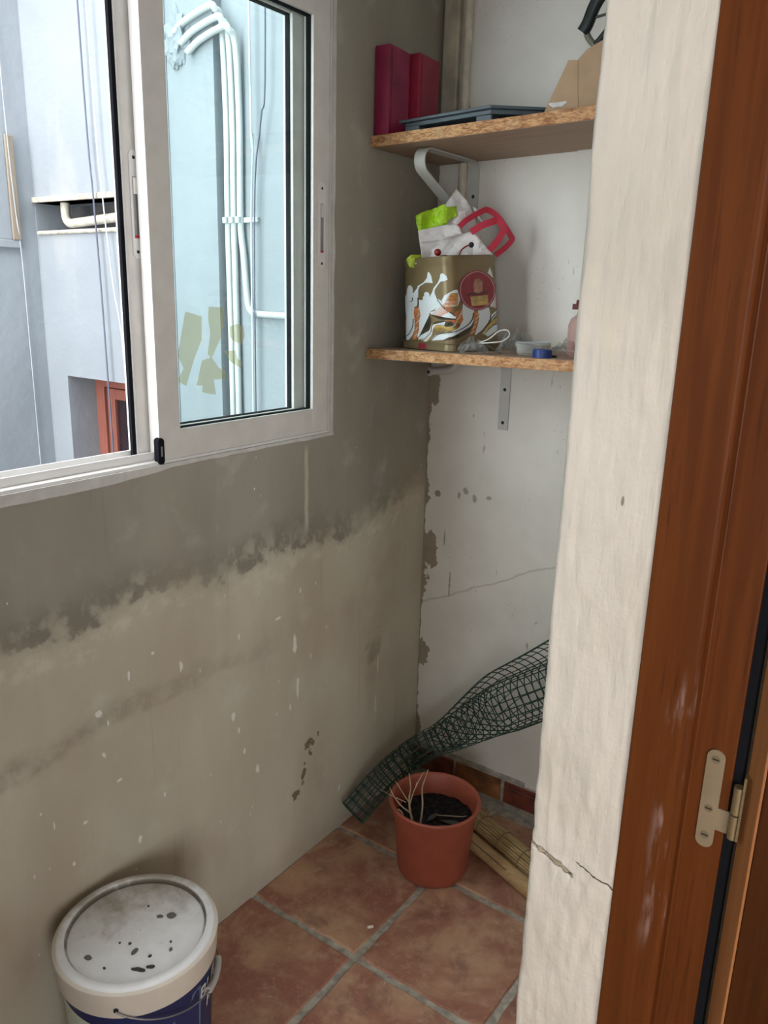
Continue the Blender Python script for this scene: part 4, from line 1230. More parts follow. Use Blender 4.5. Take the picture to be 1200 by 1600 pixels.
# dark contour lines
LINES = [[(112, 905), (160, 880), (205, 800), (215, 720)], [(250, 935), (300, 880), (375, 840), (392, 760), (385, 690)], [(305, 955), (390, 870), (405, 800), (450, 760), (540, 752)],
         [(395, 950), (470, 890), (600, 870), (700, 810), (750, 740), (765, 660)], [(520, 960), (640, 930), (730, 860), (768, 760)], [(790, 905), (850, 840), (900, 760), (905, 690)],
         [(860, 890), (930, 800), (1000, 770)], [(905, 745), (940, 680), (1000, 640)], [(530, 790), (545, 810), (590, 800), (585, 765), (540, 758)], [(180, 545), (208, 530), (205, 500)], [(228, 605), (262, 580), (268, 500)],
         [(400, 680), (500, 730), (620, 735)], [(470, 520), (520, 600), (615, 700)]]
for L_ in LINES:
    printed('contour_print', curve_band(L_, 7, 11), M['pr_dark'], 6)
for k in range(15):
    t = k / 14
    x0_, y0_ = 405 + 120 * t, 665 - 105 * t
    printed('feather_print', curve_band([(x0_ + 10, y0_), (x0_ + 35 + 20 * t, y0_ + 25), (x0_ + 70, y0_ + 50 + 35 * t)], 3, 7), M['pr_orange'], 6)
for k in range(10):
    t = k / 9
    printed('feather_print', curve_band([(520 + 60 * t, 590 - 130 * t), (565 + 50 * t, 580 - 90 * t), (640, 585 - 130 * t)], 4, 11), M['pr_orange' if k % 3 else 'pr_ochre'], 4)
for k in range(8):
    t = k / 7
    printed('feather_print', curve_band([(915 + 30 * t, 590 - 130 * t), (950 + 20 * t, 600 - 110 * t), (985, 610 - 60 * t)], 4, 9), M['pr_orange'], 4)
for (x0_, y0_, x1_, y1_, n_) in ((232, 900, 270, 620, 9), (600, 810, 670, 650, 9), (750, 880, 800, 670, 9), (104, 880, 122, 730, 6)):
    for k in range(n_):
        t = k / (n_ - 1)
        xa, ya = x0_ + (x1_ - x0_) * t, y0_ + (y1_ - y0_) * t
        printed('feather_print', curve_band([(xa - 14, ya + 12), (xa, ya), (xa + 18, ya - 22)], 3, 7), M['pr_ochre' if k % 2 else 'pr_white'], 5)
# oval medallion on the right face
def oval(cx, cy, rx, ry, n=40, tip=0.0):
    return [(cx + rx * math.cos(a), cy - ry * math.sin(a) - tip * max(0, math.sin(a)) ** 14) for a in [2 * PI * k / n for k in range(n)]]
printed('medallion', oval(792, 425, 145, 212, tip=12), M['pr_red'], 8)
printed('medallion_ring', oval(792, 425, 135, 202, tip=10), M['pr_pink'], 9)
printed('medallion_field', oval(792, 425, 128, 195, tip=9), M['pr_red'], 10)
printed('medallion_figure', [(770, 300), (800, 290), (825, 320), (830, 420), (800, 450), (765, 440), (755, 370)], M['pr_tan'], 11)
printed('medallion_ribbon', curve_band([(715, 480), (760, 450), (800, 462), (850, 445), (875, 425)], 20, 12), M['pr_dark'], 12)
printed('medallion_box', [(735, 490), (870, 465), (880, 570), (748, 590)], M['pr_ochre'], 12)
printed('medallion_box_line', curve_band([(765, 535), (810, 530), (850, 522)], 9, 9), M['pr_tan'], 13)
# red tab on the lid and the rivet dot
t_ = [t3(-0.022, -(HS + 0.0094), 0.003, False), t3(0.006, -(HS + 0.0094), 0.003, False), t3(0.006, -(HS + 0.0094), 0.016, False), t3(-0.022, -(HS + 0.0094), 0.016, False)]
G().add(t_, [(0, 1, 2, 3)]).obj('lid_tab', M['pr_red'], tin)
g = G().tube([t3(-0.028, -(HS + 0.0006), HT - 0.012), t3(-0.028, -(HS + 0.0018), HT - 0.012)], 0.0018, 8)
g.obj('rivet', M['white'], tin)

# paper bag stuffed into the tin: sheets built in a plane across the tin (right_v / up / fwd_v)
BO = Vector((ctr.x, ctr.y, tz + HT))
KS = 0.00155 / 6.0
def bp(x, y, d=0.0):
    """sheet units (1200 x 840 drawing, tin mouth centre near 520,730) to metres"""
    p = BO + right_v * ((x - 520) * KS) + Vector((0, 0, (735 - y) * KS)) + fwd_v * d
    return p
def sheet(name, poly, depth, mat, parent, crump=0.005, thick=0.0012, seed=0):
    bm = bmesh.new()
    vv = [bm.verts.new((x, y, 0)) for x, y in poly]
    f = bm.faces.new(vv)
    bmesh.ops.triangulate(bm, faces=[f])
    xs = [p[0] for p in poly]
    ys = [p[1] for p in poly]
    st = 26
    x = min(xs) + st
    while x < max(xs):
        bmesh.ops.bisect_plane(bm, geom=bm.verts[:] + bm.edges[:] + bm.faces[:], plane_co=(x, 0, 0), plane_no=(1, 0, 0))
        x += st
    y = min(ys) + st
    while y < max(ys):
        bmesh.ops.bisect_plane(bm, geom=bm.verts[:] + bm.edges[:] + bm.faces[:], plane_co=(0, y, 0), plane_no=(0, 1, 0))
        y += st
    bmesh.ops.triangulate(bm, faces=bm.faces[:])
    bm.verts.index_update()
    g = G()
    vs_ = []
    for v in bm.verts:
        d = depth(v.co.x, v.co.y) if callable(depth) else depth
        c_ = noise.noise((v.co.x * 0.009, v.co.y * 0.009, seed)) + 0.45 * abs(noise.noise((v.co.x * 0.022, v.co.y * 0.022, seed + 5)))
        vs_.append(bp(v.co.x, v.co.y, d + crump * c_))
    g.add(vs_, [tuple(v.index for v in f.verts) for f in bm.faces])
    bm.free()
    o = g.obj(name, mat, parent, smooth=28)
    s = o.modifiers.new('thickness', 'SOLIDIFY')
    s.thickness = thick
    s.offset = 0
    return o
bag = thing('paper_bag', 'crumpled white paper bag with red ribbon handles stuffed in the gold tin', 'bag')
sheet('back_sheet', [(240, 800), (395, 200), (440, 140), (470, 90), (505, 50), (545, 95), (605, 155), (640, 205), (700, 330), (800, 590), (830, 640), (700, 800)], 0.030, M['paper'], bag, 0.012, seed=1)
sheet('front_sheet', [(205, 800), (150, 510), (165, 490), (545, 400), (560, 470), (640, 450), (700, 480), (800, 590), (865, 655), (820, 672), (560, 720), (480, 800)], lambda x, y: -0.030 + 0.03 * (735 - y) / 700, M['paper'], bag, 0.010, seed=2)
sheet('folded_cuff', [(140, 455), (400, 395), (520, 385), (560, 470), (380, 530), (165, 570), (150, 510)], -0.026, M['paper'], bag, 0.010, seed=3)
sheet('side_flap', [(400, 400), (520, 270), (590, 255), (600, 310), (580, 360), (530, 400)], -0.010, M['paper'], bag, 0.010, seed=4)
sheet('white_edge', [(660, 205), (720, 240), (725, 290), (780, 350), (760, 360), (690, 270)], 0.022, M['paper'], bag, 0.006, seed=9)
sheet('lime_lining', [(115, 320), (190, 285), (255, 290), (375, 215), (400, 240), (500, 220), (500, 310), (430, 350), (405, 390), (270, 425), (145, 455), (125, 400)], -0.020, M['lime'], bag, 0.018, seed=5)
def ribbon(pts, wd, depth=0.0):
    P = [bp(x, y, d) for x, y, d in pts]
    o = G()
    sm = smoothpath(P, 5)
    vs_, fs = [], []
    for i, p in enumerate(sm):
        t = (sm[min(i + 1, len(sm) - 1)] - sm[max(i - 1, 0)]).normalized()
        n_ = t.cross(fwd_v).normalized()
        vs_ += [p - n_ * wd / 2, p + n_ * wd / 2]
    for i in range(len(sm) - 1):
        fs.append((2 * i, 2 * i + 1, 2 * i + 3, 2 * i + 2))
    o.add(vs_, fs)
    ob = o.obj('handle', M['ribbon'], bag)
    s = ob.modifiers.new('thickness', 'SOLIDIFY')
    s.thickness = 0.0008
    s.offset = 0
ribbon([(530, 410, -0.026), (600, 345, -0.022), (740, 262, -0.008), (800, 245, 0.0), (890, 290, 0.004), (960, 370, 0.002), (1030, 470, -0.002), (1045, 510, -0.004), (980, 585, -0.008), (890, 655, -0.016)], 0.0135)
ribbon([(640, 455, -0.030), (740, 395, -0.028), (840, 355, -0.024), (890, 345, -0.020), (940, 385, -0.020), (950, 420, -0.020), (910, 510, -0.022), (825, 615, -0.026)], 0.0165)
lb = thing('lime_cloth', 'small crumpled lime green wad tucked at the left of the tin mouth', 'cloth')
sheet('fold', [(35, 715), (80, 675), (180, 668), (200, 740), (215, 800), (70, 790)], -0.030, M['lime2'], lb, 0.018, seed=7)
sheet('inner_fold', [(60, 725), (110, 700), (190, 700), (205, 790), (85, 780)], -0.018, M['lime'], lb, 0.014, seed=8)
ch = thing('cherry_ornament', 'dark red glossy bead ornament with a curled stem in front of the bag', 'ornament')
g = G()
bm = bmesh.new()
bmesh.ops.create_uvsphere(bm, u_segments=18, v_segments=12, radius=0.0085)
bm.verts.index_update()
c0 = bp(325, 655, -0.075)
g.add([c0 + v.co for v in bm.verts], [tuple(v.index for v in f.verts) for f in bm.faces])
bm.free()
g.obj('bead', M['cherry'], ch, smooth=80)
G().tube(smoothpath([bp(345, 690, -0.075), bp(400, 680, -0.072), bp(450, 692, -0.07), bp(520, 680, -0.068), bp(545, 630, -0.064), bp(590, 592, -0.06), bp(640, 575, -0.058)], 5), 0.0017, 8).obj('stem', M['cherry'], ch, smooth=60)
g = G()
bm = bmesh.new()
bmesh.ops.create_uvsphere(bm, u_segments=14, v_segments=10, radius=0.0066)
bm.verts.index_update()
c0 = bp(640, 577, -0.058)
g.add([c0 + v.co for v in bm.verts], [tuple(v.index for v in f.verts) for f in bm.faces])
bm.free()
g.obj('tip_bead', M['dot'], ch, smooth=80)

# ================================================================== SMALL THINGS ON THE LOWER SHELF
def crumple(name, label, cx, cy, wx, wy, h, mat, seed, rz=0.0, n=8):
    """loose crumpled sheet resting on the shelf: grid with folded peaks"""
    g = G()
    vs_, fs = [], []
    for i in range(n + 1):
        for j in range(n + 1):
            u, v = i / n * 2 - 1, j / n * 2 - 1
            e_ = max(0.0, 1 - (u * u * 0.9 + v * v * 0.9))
            x = u * wx / 2 + 0.006 * noise.noise((u * 3, v * 3, seed + 3))
            y = v * wy / 2 + 0.006 * noise.noise((u * 3, v * 3, seed + 6))
            ridge = 1 - abs(noise.noise((u * 1.7, v * 1.7, seed))) * 2.4
            z = h * (0.25 + 0.75 * max(0, ridge)) * (e_ ** 0.5) + 0.0012
            c_, s_ = math.cos(rz), math.sin(rz)
            X, Y = cx + x * c_ - y * s_, cy + x * s_ + y * c_
            vs_.append((X, Y, lowz(X) + z))
    for i in range(n):
        for j in range(n):
            a = i * (n + 1) + j
            fs.append((a, a + 1, a + n + 2, a + n + 1))
    g.add(vs_, fs)
    return tag(g.obj(name, mat), label, 'plastic bag')
crumple('plastic_wrap', 'crumpled clear plastic wrap lying in front of the gold tin', 0.288, 1.700, 0.075, 0.04, 0.040, M['clear'], 11, 0.2)
crumple('plastic_bag', 'peaked clear plastic bag between the tin and the round tub', 0.352, 1.800, 0.09, 0.08, 0.060, M['clear'], 23, -0.3)
crumple('plastic_bag', 'flat pinkish clear plastic bag by the bottle at the pier', 0.465, 1.83, 0.08, 0.08, 0.04, M['clear'], 31, 0.1)
# looped white strap
st_ = thing('looped_strap', 'dark strap with white edging looped over beside the gold tin', 'strap')
def lw(x, y, h):
    return Vector((x, y, lowz(x) + h))
path = smoothpath([lw(0.298, 1.712, 0.026), lw(0.320, 1.718, 0.036), lw(0.342, 1.722, 0.054), lw(0.362, 1.726, 0.056), lw(0.366, 1.728, 0.044), lw(0.350, 1.726, 0.031), lw(0.322, 1.718, 0.027), lw(0.296, 1.712, 0.024)], 6)
G().strip(path, (-0.5, 0.85, 0.0), 0.022, 0.0012).obj('band', M['flake'], st_, smooth=60)
G().tube([p - Vector((-0.5, 0.85, 0)).normalized() * 0.011 for p in path], 0.0016, 6).obj('white_edge', M['white'], st_, smooth=60)
G().strip([lw(0.352, 1.722, 0.0015), lw(0.335, 1.720, 0.012), lw(0.306, 1.715, 0.023)], (-0.5, 0.85, 0), 0.022, 0.0012).obj('tail', M['flake'], st_)
# clear round tub with lid
tb = thing('round_tub', 'clear round plastic tub with a pale lid behind the blue cap', 'tub', (0.415, 1.758, lowz(0.415) + 0.0008))
G().lathe([(0.0, 0.0), (0.034, 0.0), (0.037, 0.004), (0.039, 0.024), (0.037, 0.024), (0.035, 0.006), (0.0, 0.003)], 36).obj('tub', M['clear2'], tb, smooth=40)
G().lathe([(0.0405, 0.0185), (0.0415, 0.020), (0.0415, 0.0275), (0.039, 0.029), (0.0, 0.029), ], 36).obj('lid', M['clear2'], tb, smooth=40)
G().lathe([(0.036, 0.0285), (0.0385, 0.030), (0.036, 0.0305)], 36).obj('lid_rim', M['pr_white'], tb, smooth=40)
# blue cap
bc = thing('bottle_cap', 'cobalt blue screw cap at the front edge of the lower shelf', 'cap', (0.470, 1.692, lowz(0.470) + 0.0006))
G().lathe([(0.0, 0.0185), (0.0185, 0.0185), (0.0205, 0.0165), (0.0215, 0.0), (0.0195, 0.0), (0.0185, 0.015), (0.0, 0.016)], 40).obj('shell', M['blue'], bc, smooth=35)
g = G()
for k in range(40):
    a = 2 * PI * k / 40
    g.tube([(0.0213 * math.cos(a), 0.0213 * math.sin(a), 0.001), (0.0205 * math.cos(a), 0.0205 * math.sin(a), 0.0155)], 0.0006, 4)
g.obj('grip_ridges', M['blue'], bc)
tag(G().tube([(0.488, 1.700, lowz(0.488) + 0.0035), (0.500, 1.704, lowz(0.5) + 0.0035)], [0.003, 0.002], 8).obj('black_stub', M['dot'], smooth=40), 'tiny black stub lying to the right of the blue cap', 'scrap')
# pinkish bottle half hidden by the pier
bt = thing('plastic_bottle', 'pinkish clear bottle with a red-brown cap half hidden by the pier', 'bottle', (0.533, 1.76, lowz(0.533) + 0.0008))
G().lathe([(0.0, 0.0), (0.030, 0.0), (0.033, 0.004), (0.033, 0.07), (0.028, 0.085), (0.016, 0.094), (0.014, 0.104), (0.0, 0.104)], 32).obj('body', M['pinkclear'], bt, smooth=40)
g = G()
starp = []
for k in range(16):
    a = 2 * PI * k / 16 + PI
    rr_ = 0.030 if k % 2 == 0 else 0.019
    starp.append((rr_ * math.cos(a), rr_ * math.sin(a)))
g.prism(starp, lambda u, v, d: (u, v, d), 0.105, 0.117)
g.lathe([(0.0, 0.126), (0.019, 0.126), (0.020, 0.117), (0.0, 0.117)], 16)
g.obj('cap', M['brownred'], bt, bevel=0.001)

# ================================================================== FLOOR THINGS
# plant pot
PCX, PCY = 0.304, 1.600
pt = thing('plant_pot', 'terracotta plastic pot with dry twigs standing on the tiles', 'pot', (PCX, PCY, 0.0006))
prof = [(0.0, 0.0), (0.086, 0.0), (0.092, 0.003), (0.0945, 0.010), (0.1095, 0.170), (0.1125, 0.178), (0.1135, 0.198), (0.1165, 0.200), (0.1215, 0.203), (0.1225, 0.207), (0.119, 0.2105), (0.1145, 0.2095), (0.1105, 0.205),
        (0.1085, 0.178), (0.1065, 0.173), (0.104, 0.150), (0.09, 0.02), (0.0, 0.012)]
G().lathe(prof, 72).obj('pot', M['pot'], pt, smooth=40)
g = G()
vs_, fs = [], []
nr_, na_ = 16, 40
for i in range(nr_ + 1):
    for k in range(na_):
        r = 0.1045 * i / nr_
        a = 2 * PI * k / na_
        x, y = r * math.cos(a), r * math.sin(a)
        z = 0.146 + 0.010 * noise.noise((x * 28, y * 28, 0)) + 0.006 * noise.noise((x * 80, y * 80, 3)) + 0.006 * (r / 0.1)
        vs_.append((x, y, z))
for i in range(nr_):
    for k in range(na_):
        k2 = (k + 1) % na_
        fs.append((i * na_ + k, i * na_ + k2, (i + 1) * na_ + k2, (i + 1) * na_ + k))
soil = g.add(vs_, fs).obj('soil', M['soil'], pt, smooth=60)
# local axes of the view for the plant: right, away
Rv = Vector((0.819, 0.574, 0))
Av = Vector((-0.574, 0.819, 0))
def pl(r_, a_, z_):
    return Rv * r_ + Av * a_ + Vector((0, 0, z_))
def tw(name, pts, r0_, r1_, parent=pt):
    if name == 'stem':
        pts = [(r_ * 1.3 - 0.016, a_, 0.140 + (z_ - 0.140) * 1.32) for r_, a_, z_ in pts]
    P = smoothpath([pl(*p) for p in pts], 4)
    n_ = len(P)
    return G().tube(P, [r0_ + (r1_ - r0_) * i / (n_ - 1) for i in range(n_)], 7).obj(name, M['twig'], parent, smooth=60)
s1_ = tw('stem', [(-0.028, -0.055, 0.140), (-0.034, -0.052, 0.165), (-0.040, -0.048, 0.190), (-0.042, -0.045, 0.215), (-0.040, -0.04, 0.235), (-0.044, -0.036, 0.265)], 0.0038, 0.0014)
s2_ = tw('stem', [(-0.022, -0.052, 0.140), (-0.017, -0.05, 0.170), (-0.015, -0.046, 0.200), (-0.017, -0.04, 0.235), (-0.011, -0.03, 0.252), (-0.006, -0.022, 0.268)], 0.0030, 0.0012)
tw('stem', [(-0.040, -0.048, 0.184), (-0.058, -0.05, 0.200), (-0.075, -0.045, 0.222), (-0.082, -0.04, 0.236)], 0.0022, 0.0010)
tw('stem', [(-0.042, -0.046, 0.205), (-0.056, -0.040, 0.225), (-0.070, -0.034, 0.246)], 0.0018, 0.0009)
tw('stem', [(-0.041, -0.046, 0.200), (-0.034, -0.04, 0.225), (-0.024, -0.03, 0.246), (-0.014, -0.02, 0.262)], 0.0020, 0.0010)
tw('stem', [(-0.036, -0.042, 0.218), (-0.030, -0.035, 0.235), (-0.028, -0.03, 0.243)], 0.0013, 0.0008)
tw('stem', [(-0.048, -0.045, 0.205), (-0.075, -0.03, 0.210), (-0.100, -0.01, 0.214)], 0.0012, 0.0008)
tw('fallen_twig', [(0.0, 0.0, 0.158), (0.03, -0.005, 0.160), (0.07, -0.01, 0.162), (0.085, -0.012, 0.166)], 0.0016, 0.0012)
tw('fallen_twig', [(-0.098, -0.05, 0.208), (-0.090, -0.062, 0.209), (-0.084, -0.07, 0.200)], 0.0022, 0.0012)
for k, (r_, a_, L_, wd, rot) in enumerate(((0.018, -0.058, 0.06, 0.030, 0.2), (0.045, -0.03, 0.065, 0.016, -0.35), (-0.006, -0.01, 0.04, 0.014, 0.8))):
    g = G()
    ou = []
    for q in range(15):
        t = q / 14
        ou.append((L_ * (t - 0.5), wd / 2 * math.sin(PI * t)))
    for q in range(13, 0, -1):
        t = q / 14
        ou.append((L_ * (t - 0.5), -wd / 2 * math.sin(PI * t)))
    cr, sr = math.cos(rot), math.sin(rot)
    g.prism(ou, lambda u, v, d: pl(r_ + u * cr - v * sr, a_ + u * sr + v * cr, 0.158 + d + 0.1 * u), 0.0, 0.001)
    g.obj('dead_leaf', M['leafdk'], pt)

# green netting roll leaning in the corner
AX = smoothpath([(0.052, 1.575, 0.066), (0.085, 1.68, 0.138), (0.122, 1.785, 0.186), (0.195, 1.845, 0.240), (0.331, 1.866, 0.366), (0.472, 1.864, 0.478), (0.60, 1.862, 0.58)], 12)
CUM = [0.0]
for k in range(1, len(AX)):
    CUM.append(CUM[-1] + (AX[k] - AX[k - 1]).length)
LEN = CUM[-1]
W_ = 0.50
CELL = 0.0245
def axis_at(s):
    k = 0
    while k < len(CUM) - 2 and CUM[k + 1] < s:
        k += 1
    f = (s - CUM[k]) / (CUM[k + 1] - CUM[k])
    p = AX[k].lerp(AX[k + 1], f)
    t = (AX[min(k + 3, len(AX) - 1)] - AX[max(k - 2, 0)]).normalized()
    a1 = t.cross(Vector((0, 0, 1))).normalized()
    return p, a1, a1.cross(t).normalized()
def rollpt(s, a):
    t = s / LEN
    R = 0.042 + 0.040 * max(0, min(1, (t - 0.36) / 0.30)) + 0.006 * t
    rav = R * 0.88
    ph = a / rav
    tot = W_ / rav
    r = R * (1.04 - 0.28 * ph / tot) * (1 + 0.55 * max(0, t - 0.45) * max(0.0, 1 - a / 0.07))
    r += 0.003 * math.sin(3 * ph + 6 * t) * t
    p, a1, a2 = axis_at(s)
    off = ph + 1.35
    q = p + a1 * math.cos(off) * r * (1.0 - 0.10 * t) + a2 * math.sin(off) * r * (1 + 0.02 * t)
    q.y = min(q.y, YB - 0.012)
    q.x = max(q.x, 0.006)
    q.z = max(q.z, 0.004)
    return q
g = G()
na = int(W_ / CELL)
ns = int(LEN / CELL)
for k in range(na + 1):
    g.tube([rollpt(s_ * LEN / ns, k * CELL) for s_ in range(ns + 1)], 0.0016, 4, caps=False)
for s_ in range(ns + 1):
    st2 = [-0.012] + [k * CELL / 2 for k in range(2 * na + 1)]
    g.tube([rollpt(s_ * LEN / ns, a) for a in st2], 0.0016, 4, caps=False)
tag(g.obj('netting_roll', M['meshg'], smooth=60), 'dark green plastic netting loosely rolled and leaning in the corner', 'netting')

# rolled reed mat and split bamboo cane
def axis_frame(a, b):
    a, b = Vector(a), Vector(b)
    d = (b - a).normalized()
    s = d.cross(Vector((0, 0, 1))).normalized()
    return a, d, s, s.cross(d), (b - a).length
a, d, s, u_, L_ = axis_frame((0.205, 1.842, 0.036), (0.86, 1.605, 0.036))
rm = thing('reed_mat', 'rolled dry reed mat lying on the tiles behind the pot', 'mat')
k = 0
for ringr, cnt_ in ((0.029, 24), (0.0215, 16), (0.014, 10)):
    for q in range(cnt_):
        an = 2 * PI * q / cnt_ + ringr * 40
        c0 = s * math.cos(an) * ringr + u_ * math.sin(an) * ringr
        P = [a + c0 + d * (L_ * t + (rnd.uniform(-0.01, 0.01) if t in (0, 1) else 0)) + (s * rnd.uniform(-1, 1) + u_ * rnd.uniform(-1, 1)) * 0.0012 for t in (0, 0.25, 0.5, 0.75, 1)]
        G().tube(P, rnd.uniform(0.0032, 0.0043), 6).obj('reed', M['reed'], rm, smooth=60)
for t in (0.12, 0.24, 0.36, 0.48, 0.60, 0.72, 0.84):
    c0 = a + d * L_ * t
    P = [c0 + s * math.cos(2 * PI * q / 20) * 0.0342 + u_ * math.sin(2 * PI * q / 20) * 0.0342 for q in range(21)]
    G().tube(P, 0.0010, 5, caps=False).obj('binding_wire', M['reed2'], rm)
a, d, s, u_, L_ = axis_frame((0.255, 1.764, 0.0235), (0.86, 1.545, 0.0235))
bc_ = thing('bamboo_cane', 'thick pale bamboo cane lying in front of the reed mat', 'cane')
g = G()
prof_t = []
node_ts = [0.08, 0.47, 0.84]
for i in range(60):
    t = i / 59
    r = 0.0215
    for nt in node_ts:
        r += 0.0022 * math.exp(-((t - nt) / 0.010) ** 2) - 0.0008 * math.exp(-((t - nt - 0.016) / 0.006) ** 2)
    prof_t.append((t, r))
g.tube([a + d * L_ * t for t, r in prof_t], [r for t, r in prof_t], 18)
g.obj('culm', M['bamboo'], bc_, smooth=60)
G().strip([a + d * L_ * t + (u_ * 0.72 - s * -0.70) * 0.0214 for t in [0.02 + 0.035 * k for k in range(12)]], u_.cross(d) * 1.0 + u_ * -0.6, 0.004, 0.0012).obj('split', M['flake'], bc_)

# paint bucket
BX, BY = 0.166, 0.757
BH = 0.340
bk = thing('paint_bucket', 'white lidded paint bucket with navy label against the cement wall', 'bucket', (BX, BY, 0.0006))
def br(z):
    return 0.124 + 0.0145 * z / 0.30
prof = [(0.0, 0.0), (0.118, 0.0), (0.122, 0.003), (br(0.01), 0.010), (br(0.285), 0.285), (br(0.30), 0.300), (br(0.30), 0.318), (0.0, 0.318)]
G().lathe(prof, 72).obj('body', M['bucket'], bk, smooth=40)
lidp = [(0.1405, 0.283), (0.1445, 0.283), (0.1455, 0.286), (0.1478, 0.325), (0.149, 0.329), (0.149, 0.334), (0.1465, 0.3365), (0.1435, 0.337), (0.1420, 0.3410), (0.1395, 0.3425), (0.130, 0.3420), (0.1275, 0.3405), (0.1262, 0.3335), (0.1245, 0.3325), (0.120, 0.3340), (0.0, 0.3350)]
G().lathe(lidp[:8], 72).obj('lid_skirt', M['bucket'], bk, smooth=40)
lid = G().lathe(lidp[7:], 72).obj('lid', M['lid'], bk, smooth=40)
# groove has real depth, plus grime and shade painted in its ring; dark bits lying on the lid
for k, (x, y, rx, ry, rot, m) in enumerate(((0.024, 0.061, 0.009, 0.0075, 0.3, 'flake2'), (0.009, 0.046, 0.0065, 0.004, 0.6, 'flake2'), (0.040, -0.036, 0.0045, 0.008, 0.2, 'flake2'), (0.078, -0.058, 0.013, 0.004, 0.5, 'flake'), (0.090, -0.041, 0.008, 0.0035, 0.6, 'flake'),
                                       (0.018, -0.030, 0.003, 0.003, 0, 'flake'), (0.002, -0.040, 0.002, 0.002, 0, 'flake'), (0.070, -0.026, 0.0026, 0.0036, 0, 'flake'), (0.088, 0.006, 0.003, 0.004, 0.4, 'flake2'), (0.028, -0.092, 0.003, 0.002, 0, 'flake'),
                                       (-0.015, -0.095, 0.008, 0.005, 0.2, 'flake2'), (0.074, 0.018, 0.002, 0.0022, 0, 'flake'), (-0.03, 0.05, 0.002, 0.002, 0, 'flake'))):
    ou = []
    for q in range(11):
        a_ = 2 * PI * q / 11
        j = 1 + 0.35 * noise.noise((k * 3.1, q * 1.7, 0))
        u, v = rx * j * math.cos(a_), ry * j * math.sin(a_)
        ou.append((x + u * math.cos(rot) - v * math.sin(rot), y + u * math.sin(rot) + v * math.cos(rot)))
    G().prism(ou, lambda u, v, d: (u, v, d), 0.3346, 0.3362).obj('dried_flake', M[m], bk)
# labels
def band(z0, z1, a0, a1, off, mat, name, n=40):
    g = G().lathe([(br(z0) + off, z0), (br(z1) + off, z1)], n, a0=math.radians(a0), a1=math.radians(a1))
    return g.obj(name, mat, bk, smooth=60)
band(0.012, 0.281, -180, 180, 0.0006, M['navy'], 'navy_label', 80)
# pale panel with a rounded top right corner
g = G()
vs_, fs = [], []
nA = 30
for k in range(nA + 1):
    t = k / nA
    a_ = math.radians(-150 + t * 93)
    zt_ = 0.272 - 0.0 if t < 0 else 0.274 - 0.026 * t
    if t > 0.9:
        zt_ -= 0.014 * (1 - math.sqrt(max(0, 1 - ((t - 0.9) / 0.1) ** 2)))
    for z_ in (0.012, zt_):
        vs_.append(((br(z_) + 0.0012) * math.cos(a_), (br(z_) + 0.0012) * math.sin(a_), z_))
for k in range(nA):
    fs.append((2 * k, 2 * k + 2, 2 * k + 3, 2 * k + 1))
g.add(vs_, fs).obj('pale_label', M['palegreen'], bk, smooth=60)
g = G()
vs_ = []
for a_, z_ in ((-14, 0.228), (6, 0.262), (14, 0.262), (14, 0.17), (-8, 0.17)):
    r_ = br(z_) + 0.0012
    vs_.append((r_ * math.cos(math.radians(a_)), r_ * math.sin(math.radians(a_)), z_))
g.add(vs_, [(0, 1, 2, 3, 4)]).obj('label_picture', M['steelblue'], bk)
def bend_text(txt, size, a0, z0, mat, name, shear=0.15):
    cu = bpy.data.curves.new(name, 'FONT')
    cu.body = txt
    cu.size = size
    cu.shear = shear
    cu.offset = size * 0.02
    cu.resolution_u = 3
    ob = bpy.data.objects.new(name + '_src', cu)
    COL.objects.link(ob)
    dg = bpy.context.evaluated_depsgraph_get()
    me = bpy.data.meshes.new_from_object(ob.evaluated_get(dg))
    bpy.data.objects.remove(ob, do_unlink=True)
    bm = bmesh.new()
    bm.from_mesh(me)
    bmesh.ops.triangulate(bm, faces=bm.faces[:])
    for v in bm.verts:
        z_ = z0 + v.co.y
        r_ = br(z_) + 0.0016
        a_ = math.radians(a0) + v.co.x / r_
        v.co = Vector((r_ * math.cos(a_), r_ * math.sin(a_), z_))
    bmesh.ops.recalc_face_normals(bm, faces=bm.faces[:])
    bm.to_mesh(me)
    bm.free()
    me.materials.append(mat)
    o = bpy.data.objects.new(name, me)
    COL.objects.link(o)
    o.parent = bk
bend_text('BLA', 0.040, 12, 0.225, M['white'], 'lettering')
bend_text('P', 0.036, 22, 0.190, M['white'], 'lettering')
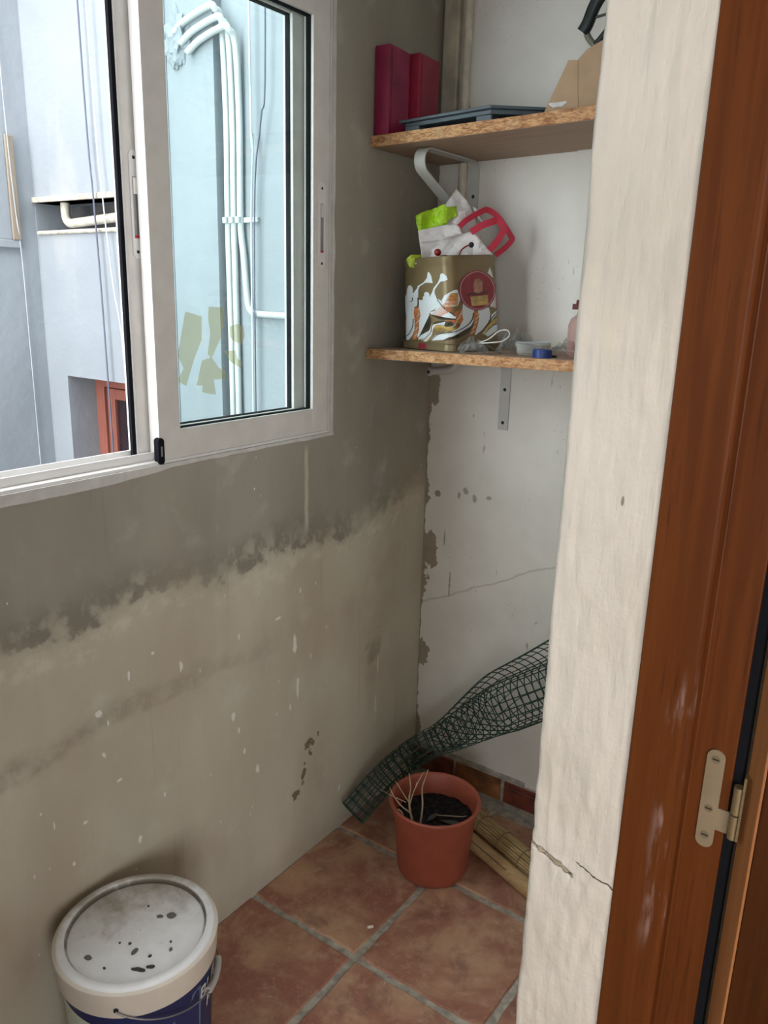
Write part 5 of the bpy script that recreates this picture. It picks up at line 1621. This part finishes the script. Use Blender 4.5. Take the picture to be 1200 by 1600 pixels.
# wire handle lying against the right side, with its grip
zpiv = 0.303
pts = []
for k in range(41):
    t = k / 40
    a_ = math.radians(-52 + 180 * t)
    dip = math.sin(PI * t)
    pts.append(((0.1505 - 0.004 * dip) * math.cos(a_), (0.1505 - 0.004 * dip) * math.sin(a_), zpiv - 0.066 * dip ** 0.8))
G().tube(pts, 0.0016, 8).obj('wire_handle', M['wire'], bk, smooth=60)
gp = []
for k in range(9):
    t = 0.48 + (k - 4) / 8 * 0.17
    a_ = math.radians(-52 + 180 * t)
    dip = math.sin(PI * t)
    gp.append(((0.150 - 0.004 * dip) * math.cos(a_), (0.150 - 0.004 * dip) * math.sin(a_), zpiv - 0.066 * dip ** 0.8))
G().tube(gp, 0.0068, 12).obj('hand_grip', M['grip'], bk, smooth=50)
for a_ in (-52, 128):
    a_ = math.radians(a_)
    G().tube([(0.1395 * math.cos(a_), 0.1395 * math.sin(a_), zpiv), (0.1492 * math.cos(a_), 0.1492 * math.sin(a_), zpiv)], 0.0042, 12).obj('handle_eye', M['dot'], bk, smooth=50)

# floor litter
o = G().tube([(0.2995, 1.3125, 0.0042), (0.3085, 1.3235, 0.0042)], 0.0036, 10).obj('filter_stub', M['bucket'], smooth=50)
tag(o, 'small white stub lying on the tile in front of the pot', 'scrap')
g = G()
for k in range(70):
    x, y = rnd.uniform(0.05, 0.7), rnd.uniform(1.0, 1.58)
    if (x - PCX) ** 2 + (y - PCY) ** 2 < 0.02:
        continue
    sz = rnd.uniform(0.0008, 0.0024)
    g.add([(x + sz * math.cos(q * 2.1 + k), y + sz * math.sin(q * 2.1 + k), 0.0003) for q in range(3)] + [(x, y, 0.0003 + sz * 0.8)], [(0, 1, 2), (0, 1, 3), (1, 2, 3), (2, 0, 3)])
tag(g.obj('floor_crumbs', M['putty']), 'pale crumbs of plaster scattered over the floor tiles', 'crumbs', kind='stuff')

# ================================================================== SUB-PARTS
def nest(part, subs):
    """hang pieces that belong to a part under that part (parts sit at their thing's origin)"""
    for p in [o for o in bpy.data.objects if o.parent and o.name.split('.')[0] == part and o.parent.parent is None]:
        for c in [o for o in p.parent.children if o is not p and o.name.split('.')[0] in subs]:
            c.parent = p
nest('lid', ('dried_flake', 'lid_rim', 'lid_tab'))
nest('wire_handle', ('hand_grip', 'handle_eye'))
nest('navy_label', ('lettering', 'label_picture'))
for o in list(tin.children):
    if o.name.split('.')[0] in ('angel_print', 'wing_print', 'drapery_print', 'swirl_print', 'trumpet_print', 'contour_print', 'feather_print', 'medallion', 'medallion_ring', 'medallion_field', 'medallion_figure', 'medallion_ribbon', 'medallion_box', 'medallion_box_line', 'rivet'):
        o.parent = next(c for c in tin.children if c.name.split('.')[0] == 'body')
nest('bracket', ('screw_hole',))
nest('band', ('white_edge',))
nest('soil', ('dead_leaf', 'fallen_twig'))
nest('front_panel', ('torn_patch', 'crease'))
nest('cap', ('screw',))
nest('shell', ('grip_ridges',))
nest('culm', ('split',))
nest('top_plate', ('under_rim',))
